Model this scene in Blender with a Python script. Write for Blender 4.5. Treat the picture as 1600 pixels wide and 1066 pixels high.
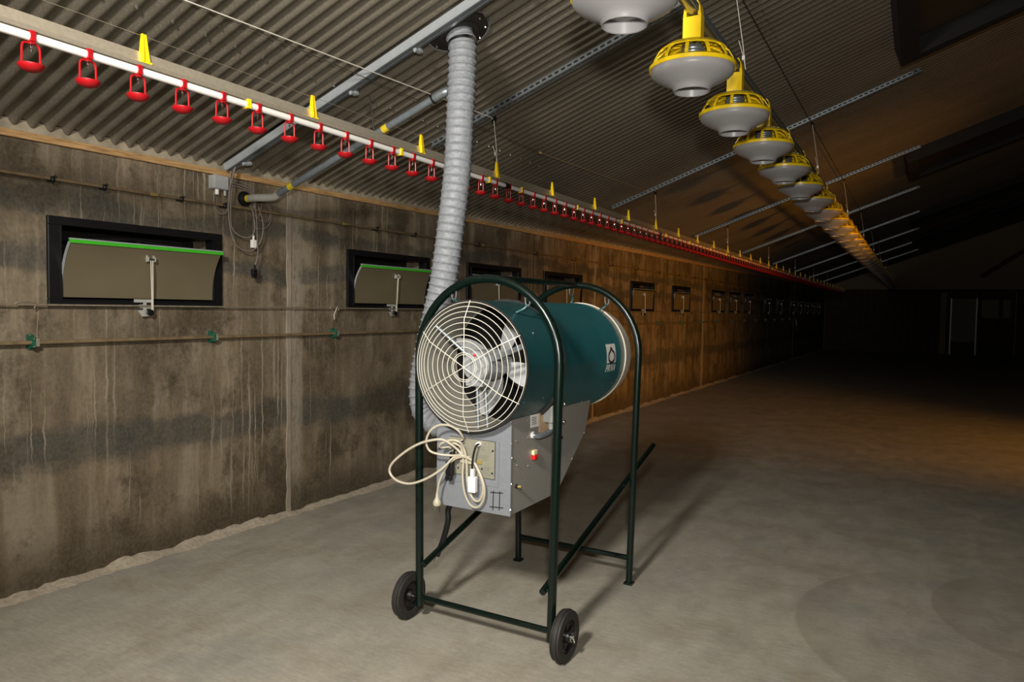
import bpy, bmesh, math, random
from mathutils import Vector, Matrix
random.seed(7)
for o in list(bpy.data.objects): bpy.data.objects.remove(o)
S = bpy.context.scene
COL = S.collection
PI = math.pi

# ------------------------------------------------------------------ camera
F, YAW, PITCH, ROLL, CH = 1118.5, 0.514965, 0.0452455, 0.015109, 1.5
fw = Vector((-math.sin(YAW)*math.cos(PITCH), math.cos(YAW)*math.cos(PITCH), -math.sin(PITCH)))
r0 = Vector((math.cos(YAW), math.sin(YAW), 0)); u0 = r0.cross(fw)
RT = r0*math.cos(ROLL) + u0*math.sin(ROLL); UP = -r0*math.sin(ROLL) + u0*math.cos(ROLL)
CC = Vector((0, 0, CH))
cam = bpy.data.cameras.new('camera'); camo = bpy.data.objects.new('camera', cam); COL.objects.link(camo)
cam.sensor_width = 36; cam.lens = 36*F/1600; cam.clip_start = 0.05; cam.clip_end = 200
M = Matrix((RT, UP, -fw)).transposed().to_4x4(); M.translation = CC
camo.matrix_world = M
S.camera = camo

# ------------------------------------------------------------------ world, exposure, lights
w = bpy.data.worlds.new('world'); S.world = w; w.use_nodes = True
w.node_tree.nodes['Background'].inputs[0].default_value = (0.9, 0.62, 0.38, 1)
w.node_tree.nodes['Background'].inputs[1].default_value = 0.0
S.view_settings.view_transform = 'Standard'; S.view_settings.look = 'None'
S.view_settings.exposure = 0.0; S.view_settings.gamma = 1.0; S.view_settings.use_curve_mapping = False

def spot(name, loc, target, energy, color, size, angle, blend):
    l = bpy.data.lights.new(name, 'SPOT'); l.energy = energy; l.color = color
    l.shadow_soft_size = size; l.spot_size = math.radians(angle); l.spot_blend = blend
    o = bpy.data.objects.new(name, l); COL.objects.link(o); o.location = loc
    o.rotation_euler = (Vector(target)-Vector(loc)).to_track_quat('-Z', 'Y').to_euler()
    return o
spot('flash_key', (-1.05, -0.35, 2.72), (-2.15, 3.3, 1.15), 680, (1.0, 0.95, 0.86), 0.18, 118, 1.0)
spot('camera_flash', (0.05, -0.05, 1.80), (-1.5, 3.4, 2.25), 370, (1.0, 0.96, 0.88), 0.07, 108, 1.0)
spot('warm_lamp', (6.0, 8.0, 0.8), (-3.6, 11.4, 0.55), 1600, (1.0, 0.42, 0.05), 0.25, 64, 1.0)

# ------------------------------------------------------------------ pixel helpers (1600x1066 frame)
def ray(x, y): return RT*((x-800)/F) - UP*((y-533)/F) + fw
def at_y(x, y, Y): d = ray(x, y); return CC + d*(Y/d.y)
def at_x(x, y, X): d = ray(x, y); return CC + d*(X/d.x)
def at_z(x, y, Z): d = ray(x, y); return CC + d*((Z-CH)/d.z)
TS = 0.36474                                   # roof slope
WX0, WK = -3.96, 0.019
def zc(X): return 2.40 + (X+3.88)*TS           # ceiling mid height
def xw(Y): return WX0 + WK*Y                   # inner face of the side wall
def W(Y, z, off=0.0): return Vector((xw(Y)+off, Y, z))
def on_wall(x, y, off=0.0):
    d = ray(x, y); t = (WX0+off)/(d.x-WK*d.y); return CC + d*t
def on_ceil(x, y, off=0.0):
    d = ray(x, y); t = (2.4+3.88*TS-CH-off)/(d.z-d.x*TS); return CC + d*t
YEND = 32.0; YBACK = -4.0
RIDGE = 6.0

# ------------------------------------------------------------------ materials
def new_mat(name):
    m = bpy.data.materials.new(name); m.use_nodes = True
    nt = m.node_tree; b = nt.nodes['Principled BSDF']; return m, nt, b
def N(nt, t, **kw):
    n = nt.nodes.new(t)
    for k, v in kw.items(): setattr(n, k, v)
    return n
def link(nt, a, b): nt.links.new(a, b)
def coords(nt, scale=(1,1,1)):
    tc = N(nt, 'ShaderNodeNewGeometry'); mp = N(nt, 'ShaderNodeMapping')
    mp.inputs['Scale'].default_value = scale; link(nt, tc.outputs['Position'], mp.inputs['Vector']); return mp.outputs[0]
def ocoords(nt, scale=(1,1,1)):
    tc = N(nt, 'ShaderNodeTexCoord'); mp = N(nt, 'ShaderNodeMapping')
    mp.inputs['Scale'].default_value = scale; link(nt, tc.outputs['Object'], mp.inputs['Vector']); return mp.outputs[0]
def noise(nt, vec, scale, detail=4, rough=0.55):
    n = N(nt, 'ShaderNodeTexNoise'); n.inputs['Scale'].default_value = scale
    n.inputs['Detail'].default_value = detail; n.inputs['Roughness'].default_value = rough
    link(nt, vec, n.inputs['Vector']); return n.outputs['Fac']
def ramp(nt, fac, stops):
    r = N(nt, 'ShaderNodeValToRGB'); e = r.color_ramp.elements
    while len(e) < len(stops): e.new(0.5)
    for i, (p, c) in enumerate(stops):
        e[i].position = p; e[i].color = (c[0], c[1], c[2], 1) if not isinstance(c, (int, float)) else (c, c, c, 1)
    link(nt, fac, r.inputs['Fac']); return r.outputs['Color']
def mix(nt, fac, a, b, mode='MIX'):
    m = N(nt, 'ShaderNodeMixRGB', blend_type=mode)
    for s, v in ((m.inputs['Fac'], fac), (m.inputs['Color1'], a), (m.inputs['Color2'], b)):
        if isinstance(v, (int, float)): s.default_value = v
        elif isinstance(v, tuple): s.default_value = (v[0], v[1], v[2], 1)
        else: link(nt, v, s)
    return m.outputs['Color']
def math_(nt, op, a, b=0.0, c=None):
    m = N(nt, 'ShaderNodeMath', operation=op)
    for i, v in enumerate((a, b) if c is None else (a, b, c)):
        if isinstance(v, (int, float)): m.inputs[i].default_value = v
        else: link(nt, v, m.inputs[i])
    return m.outputs[0]
def bump(nt, b, h, strength=0.3, dist=0.01):
    n = N(nt, 'ShaderNodeBump'); n.inputs['Strength'].default_value = strength; n.inputs['Distance'].default_value = dist
    link(nt, h, n.inputs['Height']); link(nt, n.outputs[0], b.inputs['Normal'])
def simple(name, col, rough=0.5, metal=0.0, var=0.12, nscale=30, bmp=0.0, spec=0.5):
    m, nt, b = new_mat(name)
    v = ocoords(nt); f = noise(nt, v, nscale, 3)
    lo = tuple(max(0, c*(1-var)) for c in col); hi = tuple(min(1, c*(1+var)) for c in col)
    link(nt, ramp(nt, f, [(0.3, lo), (0.7, hi)]), b.inputs['Base Color'])
    b.inputs['Roughness'].default_value = rough; b.inputs['Metallic'].default_value = metal
    b.inputs['Specular IOR Level'].default_value = spec
    if bmp: bump(nt, b, f, bmp, 0.002)
    return m

def concrete_wall():
    m, nt, b = new_mat('board_marked_concrete')
    v = coords(nt)
    sep = N(nt, 'ShaderNodeSeparateXYZ'); link(nt, v, sep.inputs[0])
    z = sep.outputs['Z']; y = sep.outputs['Y']
    big = noise(nt, coords(nt, (1, 1, 0.7)), 1.1, 4, 0.6)
    med = noise(nt, coords(nt, (1, 1, 0.45)), 5.0, 6, 0.62)
    fine = noise(nt, coords(nt, (1, 1, 0.8)), 60, 4, 0.65)
    vert = noise(nt, coords(nt, (1, 1, 0.09)), 7, 5, 0.65)
    base = ramp(nt, med, [(0.32, (0.095, 0.077, 0.054)), (0.5, (0.20, 0.163, 0.118)), (0.66, (0.33, 0.278, 0.21))])
    base = mix(nt, ramp(nt, big, [(0.42, 0.0), (0.62, 0.5)]), base, (0.26, 0.20, 0.135))
    base = mix(nt, ramp(nt, vert, [(0.35, 0.55), (0.55, 0.0)]), base, (0.105, 0.082, 0.055))
    base = mix(nt, ramp(nt, vert, [(0.52, 0.0), (0.66, 0.65)]), base, (0.36, 0.315, 0.25))
    # blue grey pour bands
    wob = math_(nt, 'MULTIPLY_ADD', noise(nt, coords(nt, (1, 0.8, 1.2)), 2.6, 5, 0.62), 0.34, -0.17)
    zz = math_(nt, 'ADD', z, wob)
    def band(c, hw, soft):
        d = math_(nt, 'ABSOLUTE', math_(nt, 'SUBTRACT', zz, c))
        mr = N(nt, 'ShaderNodeMapRange'); mr.inputs['From Min'].default_value = hw; mr.inputs['From Max'].default_value = hw+soft
        mr.inputs['To Min'].default_value = 1; mr.inputs['To Max'].default_value = 0; link(nt, d, mr.inputs['Value']); return mr.outputs[0]
    bands = math_(nt, 'MAXIMUM', math_(nt, 'MAXIMUM', band(2.0, 0.035, 0.04), band(1.74, 0.035, 0.05)), band(0.72, 0.07, 0.07))
    bands = math_(nt, 'MULTIPLY', bands, ramp(nt, med, [(0.3, 0.92), (0.75, 0.55)]))
    base = mix(nt, bands, base, (0.06, 0.064, 0.062))
    # dark damp blotches
    bl = noise(nt, coords(nt, (1, 0.9, 0.8)), 2.4, 8, 0.72)
    base = mix(nt, ramp(nt, bl, [(0.49, 0.0), (0.60, 0.80)]), base, (0.060, 0.046, 0.028))
    # lime drips: thin wavering runs
    wy = math_(nt, 'ADD', y, math_(nt, 'MULTIPLY', noise(nt, coords(nt, (1, 1, 1)), 9, 3, 0.6), 0.035))
    cb = N(nt, 'ShaderNodeCombineXYZ'); link(nt, wy, cb.inputs['Y']); link(nt, math_(nt, 'MULTIPLY', z, 0.015), cb.inputs['Z'])
    dr = noise(nt, cb.outputs[0], 48, 3, 0.6)
    drm = noise(nt, coords(nt, (1, 1, 0.6)), 1.9, 3, 0.5)
    k = math_(nt, 'MULTIPLY', ramp(nt, dr, [(0.60, 0.0), (0.64, 1.0)]), ramp(nt, drm, [(0.42, 0.0), (0.55, 0.8)]))
    base = mix(nt, k, base, (0.40, 0.355, 0.28))
    # lime bloom beside the poured joints
    spk = noise(nt, coords(nt, (1, 1, 0.5)), 38, 4, 0.7)
    for yj in (3.66, 14.15):
        d = math_(nt, 'ABSOLUTE', math_(nt, 'SUBTRACT', math_(nt, 'ADD', y, math_(nt, 'MULTIPLY', wob, 0.12)), yj+0.055))
        mr = N(nt, 'ShaderNodeMapRange'); mr.inputs['From Min'].default_value = 0.025; mr.inputs['From Max'].default_value = 0.075
        mr.inputs['To Min'].default_value = 0.85; mr.inputs['To Max'].default_value = 0.0; link(nt, d, mr.inputs['Value'])
        base = mix(nt, math_(nt, 'MULTIPLY', mr.outputs[0], ramp(nt, spk, [(0.36, 0.25), (0.52, 1.0)])), base, (0.36, 0.325, 0.275))
    # dirty foot of the wall
    ft = N(nt, 'ShaderNodeMapRange'); ft.inputs['From Min'].default_value = 0.05; ft.inputs['From Max'].default_value = 0.34
    ft.inputs['To Min'].default_value = 0.85; ft.inputs['To Max'].default_value = 0.0
    link(nt, math_(nt, 'ADD', z, math_(nt, 'MULTIPLY', wob, 1.2)), ft.inputs['Value'])
    base = mix(nt, ft.outputs[0], base, (0.062, 0.048, 0.029))
    base = mix(nt, 0.11, base, ramp(nt, fine, [(0.38, (0.04, 0.03, 0.02)), (0.62, (0.42, 0.36, 0.28))]))
    base = mix(nt, 1.0, base, (0.80, 0.765, 0.70), 'MULTIPLY')
    link(nt, base, b.inputs['Base Color']); b.inputs['Roughness'].default_value = 0.78
    b.inputs['Specular IOR Level'].default_value = 0.3
    hgt = math_(nt, 'ADD', math_(nt, 'MULTIPLY', fine, 0.35), med)
    bump(nt, b, hgt, 0.22, 0.010)
    return m

def concrete_floor():
    m, nt, b = new_mat('troweled_concrete')
    big = noise(nt, coords(nt, (1, 0.7, 1)), 0.9, 5, 0.6)
    med = noise(nt, coords(nt, (1.6, 0.8, 1)), 4.0, 6, 0.65)
    fine = noise(nt, coords(nt), 60, 3, 0.6)
    base = ramp(nt, med, [(0.3, (0.33, 0.305, 0.25)), (0.5, (0.41, 0.382, 0.318)), (0.7, (0.49, 0.458, 0.39))])
    base = mix(nt, ramp(nt, big, [(0.4, 0.0), (0.65, 0.55)]), base, (0.34, 0.325, 0.295))
    base = mix(nt, 0.08, base, ramp(nt, fine, [(0.35, 0.1), (0.65, 0.62)]))
    dk = noise(nt, coords(nt, (1.2, 0.5, 1)), 2.6, 6, 0.7)
    base = mix(nt, ramp(nt, dk, [(0.55, 0.0), (0.75, 0.4)]), base, (0.19, 0.16, 0.12))
    wh = noise(nt, coords(nt, (0.5, 2.5, 1)), 7, 5, 0.7)
    base = mix(nt, ramp(nt, wh, [(0.62, 0.0), (0.75, 0.35)]), base, (0.56, 0.53, 0.47))
    bp = noise(nt, coords(nt, (1.0, 1.0, 1)), 1.7, 5, 0.62)
    base = mix(nt, ramp(nt, bp, [(0.52, 0.0), (0.68, 0.55)]), base, (0.27, 0.275, 0.275))
    br = noise(nt, coords(nt, (0.8, 1.3, 1)), 2.3, 6, 0.68)
    base = mix(nt, ramp(nt, br, [(0.50, 0.0), (0.68, 0.5)]), base, (0.27, 0.225, 0.165))
    stk = noise(nt, coords(nt, (6, 28, 1)), 2.2, 5, 0.7)
    base = mix(nt, 0.14, base, ramp(nt, stk, [(0.35, (0.12, 0.10, 0.08)), (0.65, (0.62, 0.57, 0.49))]))
    base = mix(nt, 1.0, base, (0.93, 0.92, 0.88), 'MULTIPLY')
    # worn arcs left by the trowelling machine
    v = coords(nt); sep = N(nt, 'ShaderNodeSeparateXYZ'); link(nt, v, sep.inputs[0])
    for cx, cy, R in ((0.50, 3.88, 1.0), (0.84, 4.32, 0.74)):
        dx = math_(nt, 'SUBTRACT', sep.outputs['X'], cx); dy = math_(nt, 'SUBTRACT', sep.outputs['Y'], cy)
        d = math_(nt, 'SQRT', math_(nt, 'ADD', math_(nt, 'MULTIPLY', dx, dx), math_(nt, 'MULTIPLY', dy, dy)))
        d = math_(nt, 'ADD', d, math_(nt, 'MULTIPLY', fine, 0.02))
        mr = ramp(nt, math_(nt, 'DIVIDE', d, R*1.25), [(0.60, 0.0), (0.79, 0.40), (0.805, 0.0)])
        fd = N(nt, 'ShaderNodeMapRange'); fd.inputs['From Min'].default_value = -0.80*R; fd.inputs['From Max'].default_value = -0.40*R
        fd.inputs['To Min'].default_value = 1.0; fd.inputs['To Max'].default_value = 0.0; link(nt, dx, fd.inputs['Value'])
        mr = math_(nt, 'MULTIPLY', mr, fd.outputs[0])
        base = mix(nt, mr, base, (0.22, 0.18, 0.13))
    link(nt, base, b.inputs['Base Color'])
    link(nt, ramp(nt, med, [(0.3, 0.48), (0.7, 0.68)]), b.inputs['Roughness'])
    b.inputs['Specular IOR Level'].default_value = 0.35
    bump(nt, b, math_(nt, 'ADD', med, math_(nt, 'MULTIPLY', fine, 0.1)), 0.08, 0.01)
    return m

def corrugated_mat():
    m, nt, b = new_mat('galvanised_corrugated_sheet')
    big = noise(nt, coords(nt, (0.6, 1.4, 0.6)), 1.1, 4, 0.6)
    fine = noise(nt, coords(nt), 130, 3, 0.7)
    base = ramp(nt, big, [(0.3, (0.150, 0.130, 0.098)), (0.7, (0.215, 0.188, 0.146))])
    base = mix(nt, ramp(nt, fine, [(0.5, 0.0), (0.75, 0.5)]), base, (0.40, 0.37, 0.31))
    link(nt, base, b.inputs['Base Color']); b.inputs['Metallic'].default_value = 0.45
    link(nt, ramp(nt, fine, [(0.3, 0.42), (0.7, 0.58)]), b.inputs['Roughness'])
    bump(nt, b, fine, 0.12, 0.002)
    return m
def wood_mat():
    m, nt, b = new_mat('sawn_timber')
    g = noise(nt, coords(nt, (8, 0.6, 8)), 14, 5, 0.6)
    link(nt, ramp(nt, g, [(0.3, (0.22, 0.115, 0.04)), (0.5, (0.40, 0.235, 0.095)), (0.7, (0.52, 0.32, 0.14))]), b.inputs['Base Color'])
    b.inputs['Roughness'].default_value = 0.7; bump(nt, b, g, 0.4, 0.004); return m
def duct_mat():
    m, nt, b = new_mat('grey_vinyl_duct')
    f = noise(nt, ocoords(nt, (1, 1, 2.2)), 34, 2, 0.5)
    link(nt, ramp(nt, f, [(0.3, (0.20, 0.212, 0.232)), (0.7, (0.265, 0.278, 0.30))]), b.inputs['Base Color'])
    b.inputs['Roughness'].default_value = 0.55
    vo = N(nt, 'ShaderNodeTexVoronoi', feature='DISTANCE_TO_EDGE'); vo.inputs['Scale'].default_value = 26
    link(nt, ocoords(nt, (1, 1, 1.2)), vo.inputs['Vector'])
    bump(nt, b, math_(nt, 'ADD', math_(nt, 'MINIMUM', vo.outputs['Distance'], 0.25), math_(nt, 'MULTIPLY', f, 0.8)), 0.30, 0.012); return m

MT = dict(
    wall=concrete_wall(), floor=concrete_floor(), ceiling=corrugated_mat(), wood=wood_mat(), duct=duct_mat(),
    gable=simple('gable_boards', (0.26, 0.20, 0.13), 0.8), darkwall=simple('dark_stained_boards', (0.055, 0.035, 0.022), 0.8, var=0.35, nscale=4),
    mortar=simple('rough_mortar', (0.40, 0.34, 0.26), 0.85, var=0.2, nscale=40, bmp=0.5),
    strip=simple('joint_filler', (0.27, 0.225, 0.175), 0.8, var=0.15, nscale=8, bmp=0.2),
    flash=simple('zinc_flashing', (0.40, 0.34, 0.25), 0.42, 0.3, 0.25, 14), galv=simple('galvanised_steel', (0.25, 0.28, 0.295), 0.38, 0.6, 0.18, 40),
    galv_d=simple('grey_pvc_trunking', (0.15, 0.17, 0.185), 0.42, 0.15, 0.1, 30),
    pvc_l=simple('light_grey_pvc', (0.29, 0.31, 0.325), 0.35, 0.0, 0.06, 30),
    alu=simple('aluminium_profile', (0.52, 0.46, 0.36), 0.30, 0.6, 0.08, 60),
    white=simple('white_plastic', (0.80, 0.78, 0.74), 0.35, 0, 0.03), red=simple('red_plastic', (0.36, 0.006, 0.010), 0.38, 0, 0.12, spec=0.4),
    yellow=simple('yellow_plastic', (0.98, 0.66, 0.010), 0.32, 0, 0.05), yband=simple('yellow_tape', (0.62, 0.47, 0.02), 0.5, 0, 0.2),
    chrome=simple('bright_steel', (0.75, 0.75, 0.74), 0.2, 1.0, 0.05), black=simple('black_plastic', (0.004, 0.004, 0.005), 0.45, 0, 0.2),
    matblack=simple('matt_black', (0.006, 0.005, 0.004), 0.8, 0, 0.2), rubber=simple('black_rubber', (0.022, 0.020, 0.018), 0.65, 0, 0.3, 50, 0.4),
    hubm=simple('dark_hub_steel', (0.012, 0.012, 0.012), 0.4, 0.2), teal=simple('teal_enamel', (0.013, 0.072, 0.080), 0.34, 0.1, 0.10, 6, 0.05),
    fgreen=simple('dark_green_tube_paint', (0.0018, 0.0072, 0.0050), 0.28, 0, 0.2, 60), liner=simple('dull_beige_liner', (0.24, 0.23, 0.195), 0.5, 0, 0.06, 10), blade=simple('grey_fan_blade', (0.33, 0.34, 0.35), 0.35, 0.2), cream=simple('cream_enamel', (0.62, 0.57, 0.47), 0.42, 0, 0.06, 10),
    boxm=simple('grey_sheet_metal', (0.30, 0.285, 0.26), 0.45, 0.25, 0.05, 60, 0.1), plate=simple('dull_nameplate', (0.27, 0.26, 0.20), 0.45, 0.2, 0.06, 40),
    panelg=simple('grey_front_panel', (0.205, 0.217, 0.24), 0.45, 0.15, 0.05, 60, 0.1),
    cord=simple('ivory_cable', (0.42, 0.38, 0.29), 0.42, 0, 0.05), gcab=simple('grey_cable', (0.20, 0.165, 0.145), 0.5, 0, 0.1),
    lgrey=simple('grey_pan_plastic', (0.36, 0.35, 0.355), 0.36, 0, 0.03, 12), mgrey=simple('motor_grey', (0.29, 0.30, 0.31), 0.4, 0.1, 0.06),
    wirew=simple('cream_wire', (0.60, 0.57, 0.49), 0.4, 0, 0.04), flap=simple('beige_flap_plastic', (0.135, 0.112, 0.068), 0.5, 0, 0.06, 3, spec=0.25),
    green=simple('bright_green_edging', (0.05, 0.42, 0.02), 0.4, 0, 0.06), ink=simple('dark_ink', (0.012, 0.012, 0.016), 0.6), inkf=simple('faded_ink', (0.14, 0.13, 0.12), 0.6),
    pipeb=simple('weathered_pipe', (0.26, 0.19, 0.11), 0.45, 0.4, 0.25, 20), pipes=simple('steel_rod', (0.40, 0.34, 0.25), 0.4, 0.6, 0.2, 30),
    clampg=simple('green_clamp', (0.012, 0.10, 0.06), 0.4), bracket=simple('zinc_bracket', (0.55, 0.54, 0.50), 0.38, 0.35, 0.08),
    rope=simple('pale_cord', (0.62, 0.58, 0.50), 0.7, 0, 0.1), darkrope=simple('dark_cable', (0.035, 0.03, 0.024), 0.5), hazel=simple('yellowed_rope', (0.35, 0.25, 0.11), 0.7),
    jbox=simple('grey_junction_box', (0.36, 0.37, 0.36), 0.4, 0, 0.04), sky=simple('dim_rooflight_sheet', (0.05, 0.038, 0.02), 0.6),
    redsw=simple('red_switch', (0.62, 0.01, 0.01), 0.3), ysw=simple('pale_yellow_switch', (0.75, 0.66, 0.36), 0.35), copper=simple('tan_plate', (0.52, 0.36, 0.22), 0.5),
    gold=simple('brass', (0.55, 0.42, 0.14), 0.35, 0.6), tealb=simple('teal_bolt', (0.014, 0.07, 0.076), 0.35), doorp=simple('pale_door_panel', (0.20, 0.17, 0.10), 0.6),
    tube=simple('olive_steel_tube', (0.36, 0.33, 0.20), 0.3, 0.75, 0.08), inside=simple('dark_inlet_lining', (0.010, 0.009, 0.008), 0.5),
)

# ------------------------------------------------------------------ mesh builder
class MB:
    def __init__(s): s.v = []; s.f = []; s.sm = []
    def add(s, vs, fs, smooth=False):
        o = len(s.v); s.v += [tuple(v) for v in vs]
        for f in fs: s.f.append(tuple(i+o for i in f)); s.sm.append(smooth)
        return s
    def hexa(s, p):   # 8 points: 0-3 bottom loop, 4-7 top loop
        return s.add(p, [(0,3,2,1), (4,5,6,7), (0,1,5,4), (1,2,6,5), (2,3,7,6), (3,0,4,7)])
    def box(s, c, d, rot=None):
        x, y, z = d[0]/2, d[1]/2, d[2]/2
        ps = [Vector(q) for q in ((-x,-y,-z),(x,-y,-z),(x,y,-z),(-x,y,-z),(-x,-y,z),(x,-y,z),(x,y,z),(-x,y,z))]
        if rot is not None: ps = [rot @ q for q in ps]
        return s.hexa([q+Vector(c) for q in ps])
    def bbox(s, lo, hi):
        return s.box([(a+b)/2 for a, b in zip(lo, hi)], [abs(b-a) for a, b in zip(lo, hi)])
    def bar(s, a, b, w_, h_, up=Vector((0, 0, 1))):
        a = Vector(a); b = Vector(b); t = (b-a).normalized(); sd = t.cross(up)
        if sd.length < 1e-4: sd = t.cross(Vector((0, 1, 0)))
        sd.normalize(); u = sd.cross(t)
        q = [sd*(-w_/2)-u*(h_/2), sd*(w_/2)-u*(h_/2), sd*(w_/2)+u*(h_/2), sd*(-w_/2)+u*(h_/2)]
        return s.hexa([a+k for k in q]+[b+k for k in q])
    def tube(s, path, r, n=10, cap=True, radii=None, closed=False):
        P = [Vector(q) for q in path]; m = len(P)
        tang = []
        for i in range(m):
            if closed: t = P[(i+1) % m]-P[i-1]
            else: t = P[min(i+1, m-1)]-P[max(i-1, 0)]
            tang.append(t.normalized())
        ref = Vector((0, 0, 1)) if abs(tang[0].z) < 0.9 else Vector((1, 0, 0))
        nrm = (ref-tang[0]*ref.dot(tang[0])).normalized()
        vs = []; fs = []
        for i in range(m):
            nrm = (nrm-tang[i]*nrm.dot(tang[i])); nrm.normalize(); bi = tang[i].cross(nrm)
            rr = radii[i] if radii else r
            for k in range(n):
                a = 2*PI*k/n; vs.append(P[i]+nrm*(rr*math.cos(a))+bi*(rr*math.sin(a)))
        for i in range(m if closed else m-1):
            j = (i+1) % m
            for k in range(n): fs.append((i*n+k, i*n+(k+1) % n, j*n+(k+1) % n, j*n+k))
        s.add(vs, fs, True)
        if cap and not closed:
            s.add(vs[:n], [tuple(range(n-1, -1, -1))]); s.add(vs[-n:], [tuple(range(n))])
        return s
    def cyl(s, a, b, r, n=14, r2=None): return s.tube([a, b], r, n, True, [r, r if r2 is None else r2])
    def lathe(s, prof, axis='Z', c=(0,0,0), n=24, smooth=True, closed=False):
        vs = []; fs = []; m = len(prof)
        for (r, h) in prof:
            for k in range(n):
                a = 2*PI*k/n; x, y = r*math.cos(a), r*math.sin(a)
                q = (x, y, h) if axis == 'Z' else ((x, h, -y) if axis == 'Y' else (h, x, y))
                vs.append(Vector(q)+Vector(c))
        for i in range(m if closed else m-1):
            j = (i+1) % m
            for k in range(n): fs.append((i*n+k, i*n+(k+1) % n, j*n+(k+1) % n, j*n+k))
        return s.add(vs, fs, smooth)
    def prism(s, poly, vec):  # extrude polygon points by vec
        n = len(poly); a = [Vector(q) for q in poly]; v = Vector(vec)
        return s.add(a+[q+v for q in a], [tuple(range(n-1, -1, -1)), tuple(range(n, 2*n))]+[(i, (i+1) % n, n+(i+1) % n, n+i) for i in range(n)])
    def ball(s, c, r, sc=(1,1,1), n=12):
        m = n//2+1
        pr = [(max(1e-5, r*math.sin(PI*i/(m-1))), -r*math.cos(PI*i/(m-1))) for i in range(m)]
        o = len(s.v); s.lathe(pr, 'Z', (0,0,0), n)
        for i in range(o, len(s.v)):
            q = s.v[i]; s.v[i] = (q[0]*sc[0]+c[0], q[1]*sc[1]+c[1], q[2]*sc[2]+c[2])
        return s
    def mesh(s, name, mat):
        me = bpy.data.meshes.new(name); me.from_pydata(s.v, [], s.f)
        me.polygons.foreach_set('use_smooth', s.sm); me.materials.append(mat)
        bm = bmesh.new(); bm.from_mesh(me); bmesh.ops.recalc_face_normals(bm, faces=bm.faces); bm.to_mesh(me); bm.free()
        if any(s.sm): me.set_sharp_from_angle(angle=math.radians(38))
        me.update(); return me
    def build(s, name, mat, parent=None, bevel=0.0, loc=None):
        o = bpy.data.objects.new(name, s.mesh(name, MT[mat] if isinstance(mat, str) else mat)); COL.objects.link(o)
        if parent is not None: o.parent = parent
        if loc is not None: o.location = loc
        if bevel:
            b = o.modifiers.new('bevel', 'BEVEL'); b.width = bevel; b.segments = 2; b.limit_method = 'ANGLE'
        return o
def tag(o, label, cat, group=None):
    o['label'] = label; o['category'] = cat
    if group: o['group'] = group
    return o
def thing(name, loc, label, cat, group=None):
    o = bpy.data.objects.new(name, None); COL.objects.link(o); o.location = loc; o.empty_display_size = 0.1
    return tag(o, label, cat, group)
def struct(o): o['kind'] = 'structure'; return o
def copy_tree(o, parent=None):
    c = o.copy(); COL.objects.link(c); c.parent = parent
    for ch in list(o.children): copy_tree(ch, c)
    return c
def put(mesh, name, parent, loc, rot=None, scale=None):
    o = bpy.data.objects.new(name, mesh); COL.objects.link(o); o.parent = parent; o.location = loc
    if rot is not None: o.rotation_euler = rot
    if scale is not None: o.scale = scale
    return o
def label_part(o, t): o['label'] = t; return o
def smooth_path(pts, sub=8, closed=False):
    P = [Vector(q) for q in pts]; n = len(P); out = []
    rng = range(n if closed else n-1)
    for i in rng:
        if closed: a, b, c, d = P[i-1], P[i], P[(i+1) % n], P[(i+2) % n]
        else: a, b, c, d = P[max(i-1, 0)], P[i], P[i+1], P[min(i+2, n-1)]
        for k in range(sub):
            t = k/sub
            out.append(0.5*((2*b)+(c-a)*t+(2*a-5*b+4*c-d)*t*t+(3*b-a-3*c+d)*t**3))
    if not closed: out.append(P[-1])
    return out

# ================================================================== THE ROOM
# floor
m = MB(); nx, ny = 12, 24
m.bbox((-4.3, YBACK, -0.15), (16.1, YEND+0.3, 0.0))
floor = struct(m.build('floor', 'floor'))

# side wall with real openings for the air inlets
IN_Z0, IN_Z1, IN_W = 1.475, 1.945, 1.045
inlet_px = [73, 541, 728, 848, 984, 1049.5, 1111.6, 1139, 1162, 1194, 1214, 1235, 1246.5, 1258, 1268, 1277]
inY = [on_wall(px, 450).y for px in inlet_px]
inY2 = []
for i, y in enumerate(inY):
    if inY2 and y < inY2[-1]+IN_W+0.06: y = inY2[-1]+IN_W+0.06
    if y+IN_W < YEND-0.2: inY2.append(y)
inY = inY2
T = 0.22
m = MB()
def wall_piece(y0, y1, z0, z1f):
    a0, a1 = xw(y0), xw(y1)
    za, zb = (z1f(y0), z1f(y1)) if callable(z1f) else (z1f, z1f)
    m.hexa([(a0-T, y0, z0), (a0, y0, z0), (a1, y1, z0), (a1-T, y1, z0), (a0-T, y0, za), (a0, y0, za), (a1, y1, zb), (a1-T, y1, zb)])
ztop = lambda y: zc(xw(y))-0.075
prev = YBACK
fr = 0.035
for y in inY:
    wall_piece(prev, y+fr, 0, ztop)
    wall_piece(y+fr, y+IN_W-fr, 0, IN_Z0+fr)
    wall_piece(y+fr, y+IN_W-fr, IN_Z1-fr, ztop)
    prev = y+IN_W-fr
wall_piece(prev, YEND, 0, ztop)
wall_left = struct(m.build('wall_left', 'wall'))
# poured-joint filler strips (proud of the wall face)
for k, yj in enumerate((3.66, 8.95, 14.15, 24.6)):
    m = MB(); n = 26; vs = []
    random.seed(40+k)
    for i in range(n+1):
        z = ztop(yj)*i/n; a = yj-0.035+random.uniform(-.006, .006); b = yj+0.008+random.uniform(-.003, .003)
        for yy, off in ((a, -0.004), (a+.004, 0.006), (b-.004, 0.006), (b, -0.004)): vs.append(W(yy, z, off))
    m.add(vs, [(i*4+j, i*4+j+1, i*4+j+5, i*4+j+4) for i in range(n) for j in range(3)])
    m.build('joint_strip', 'strip', wall_left)

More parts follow.
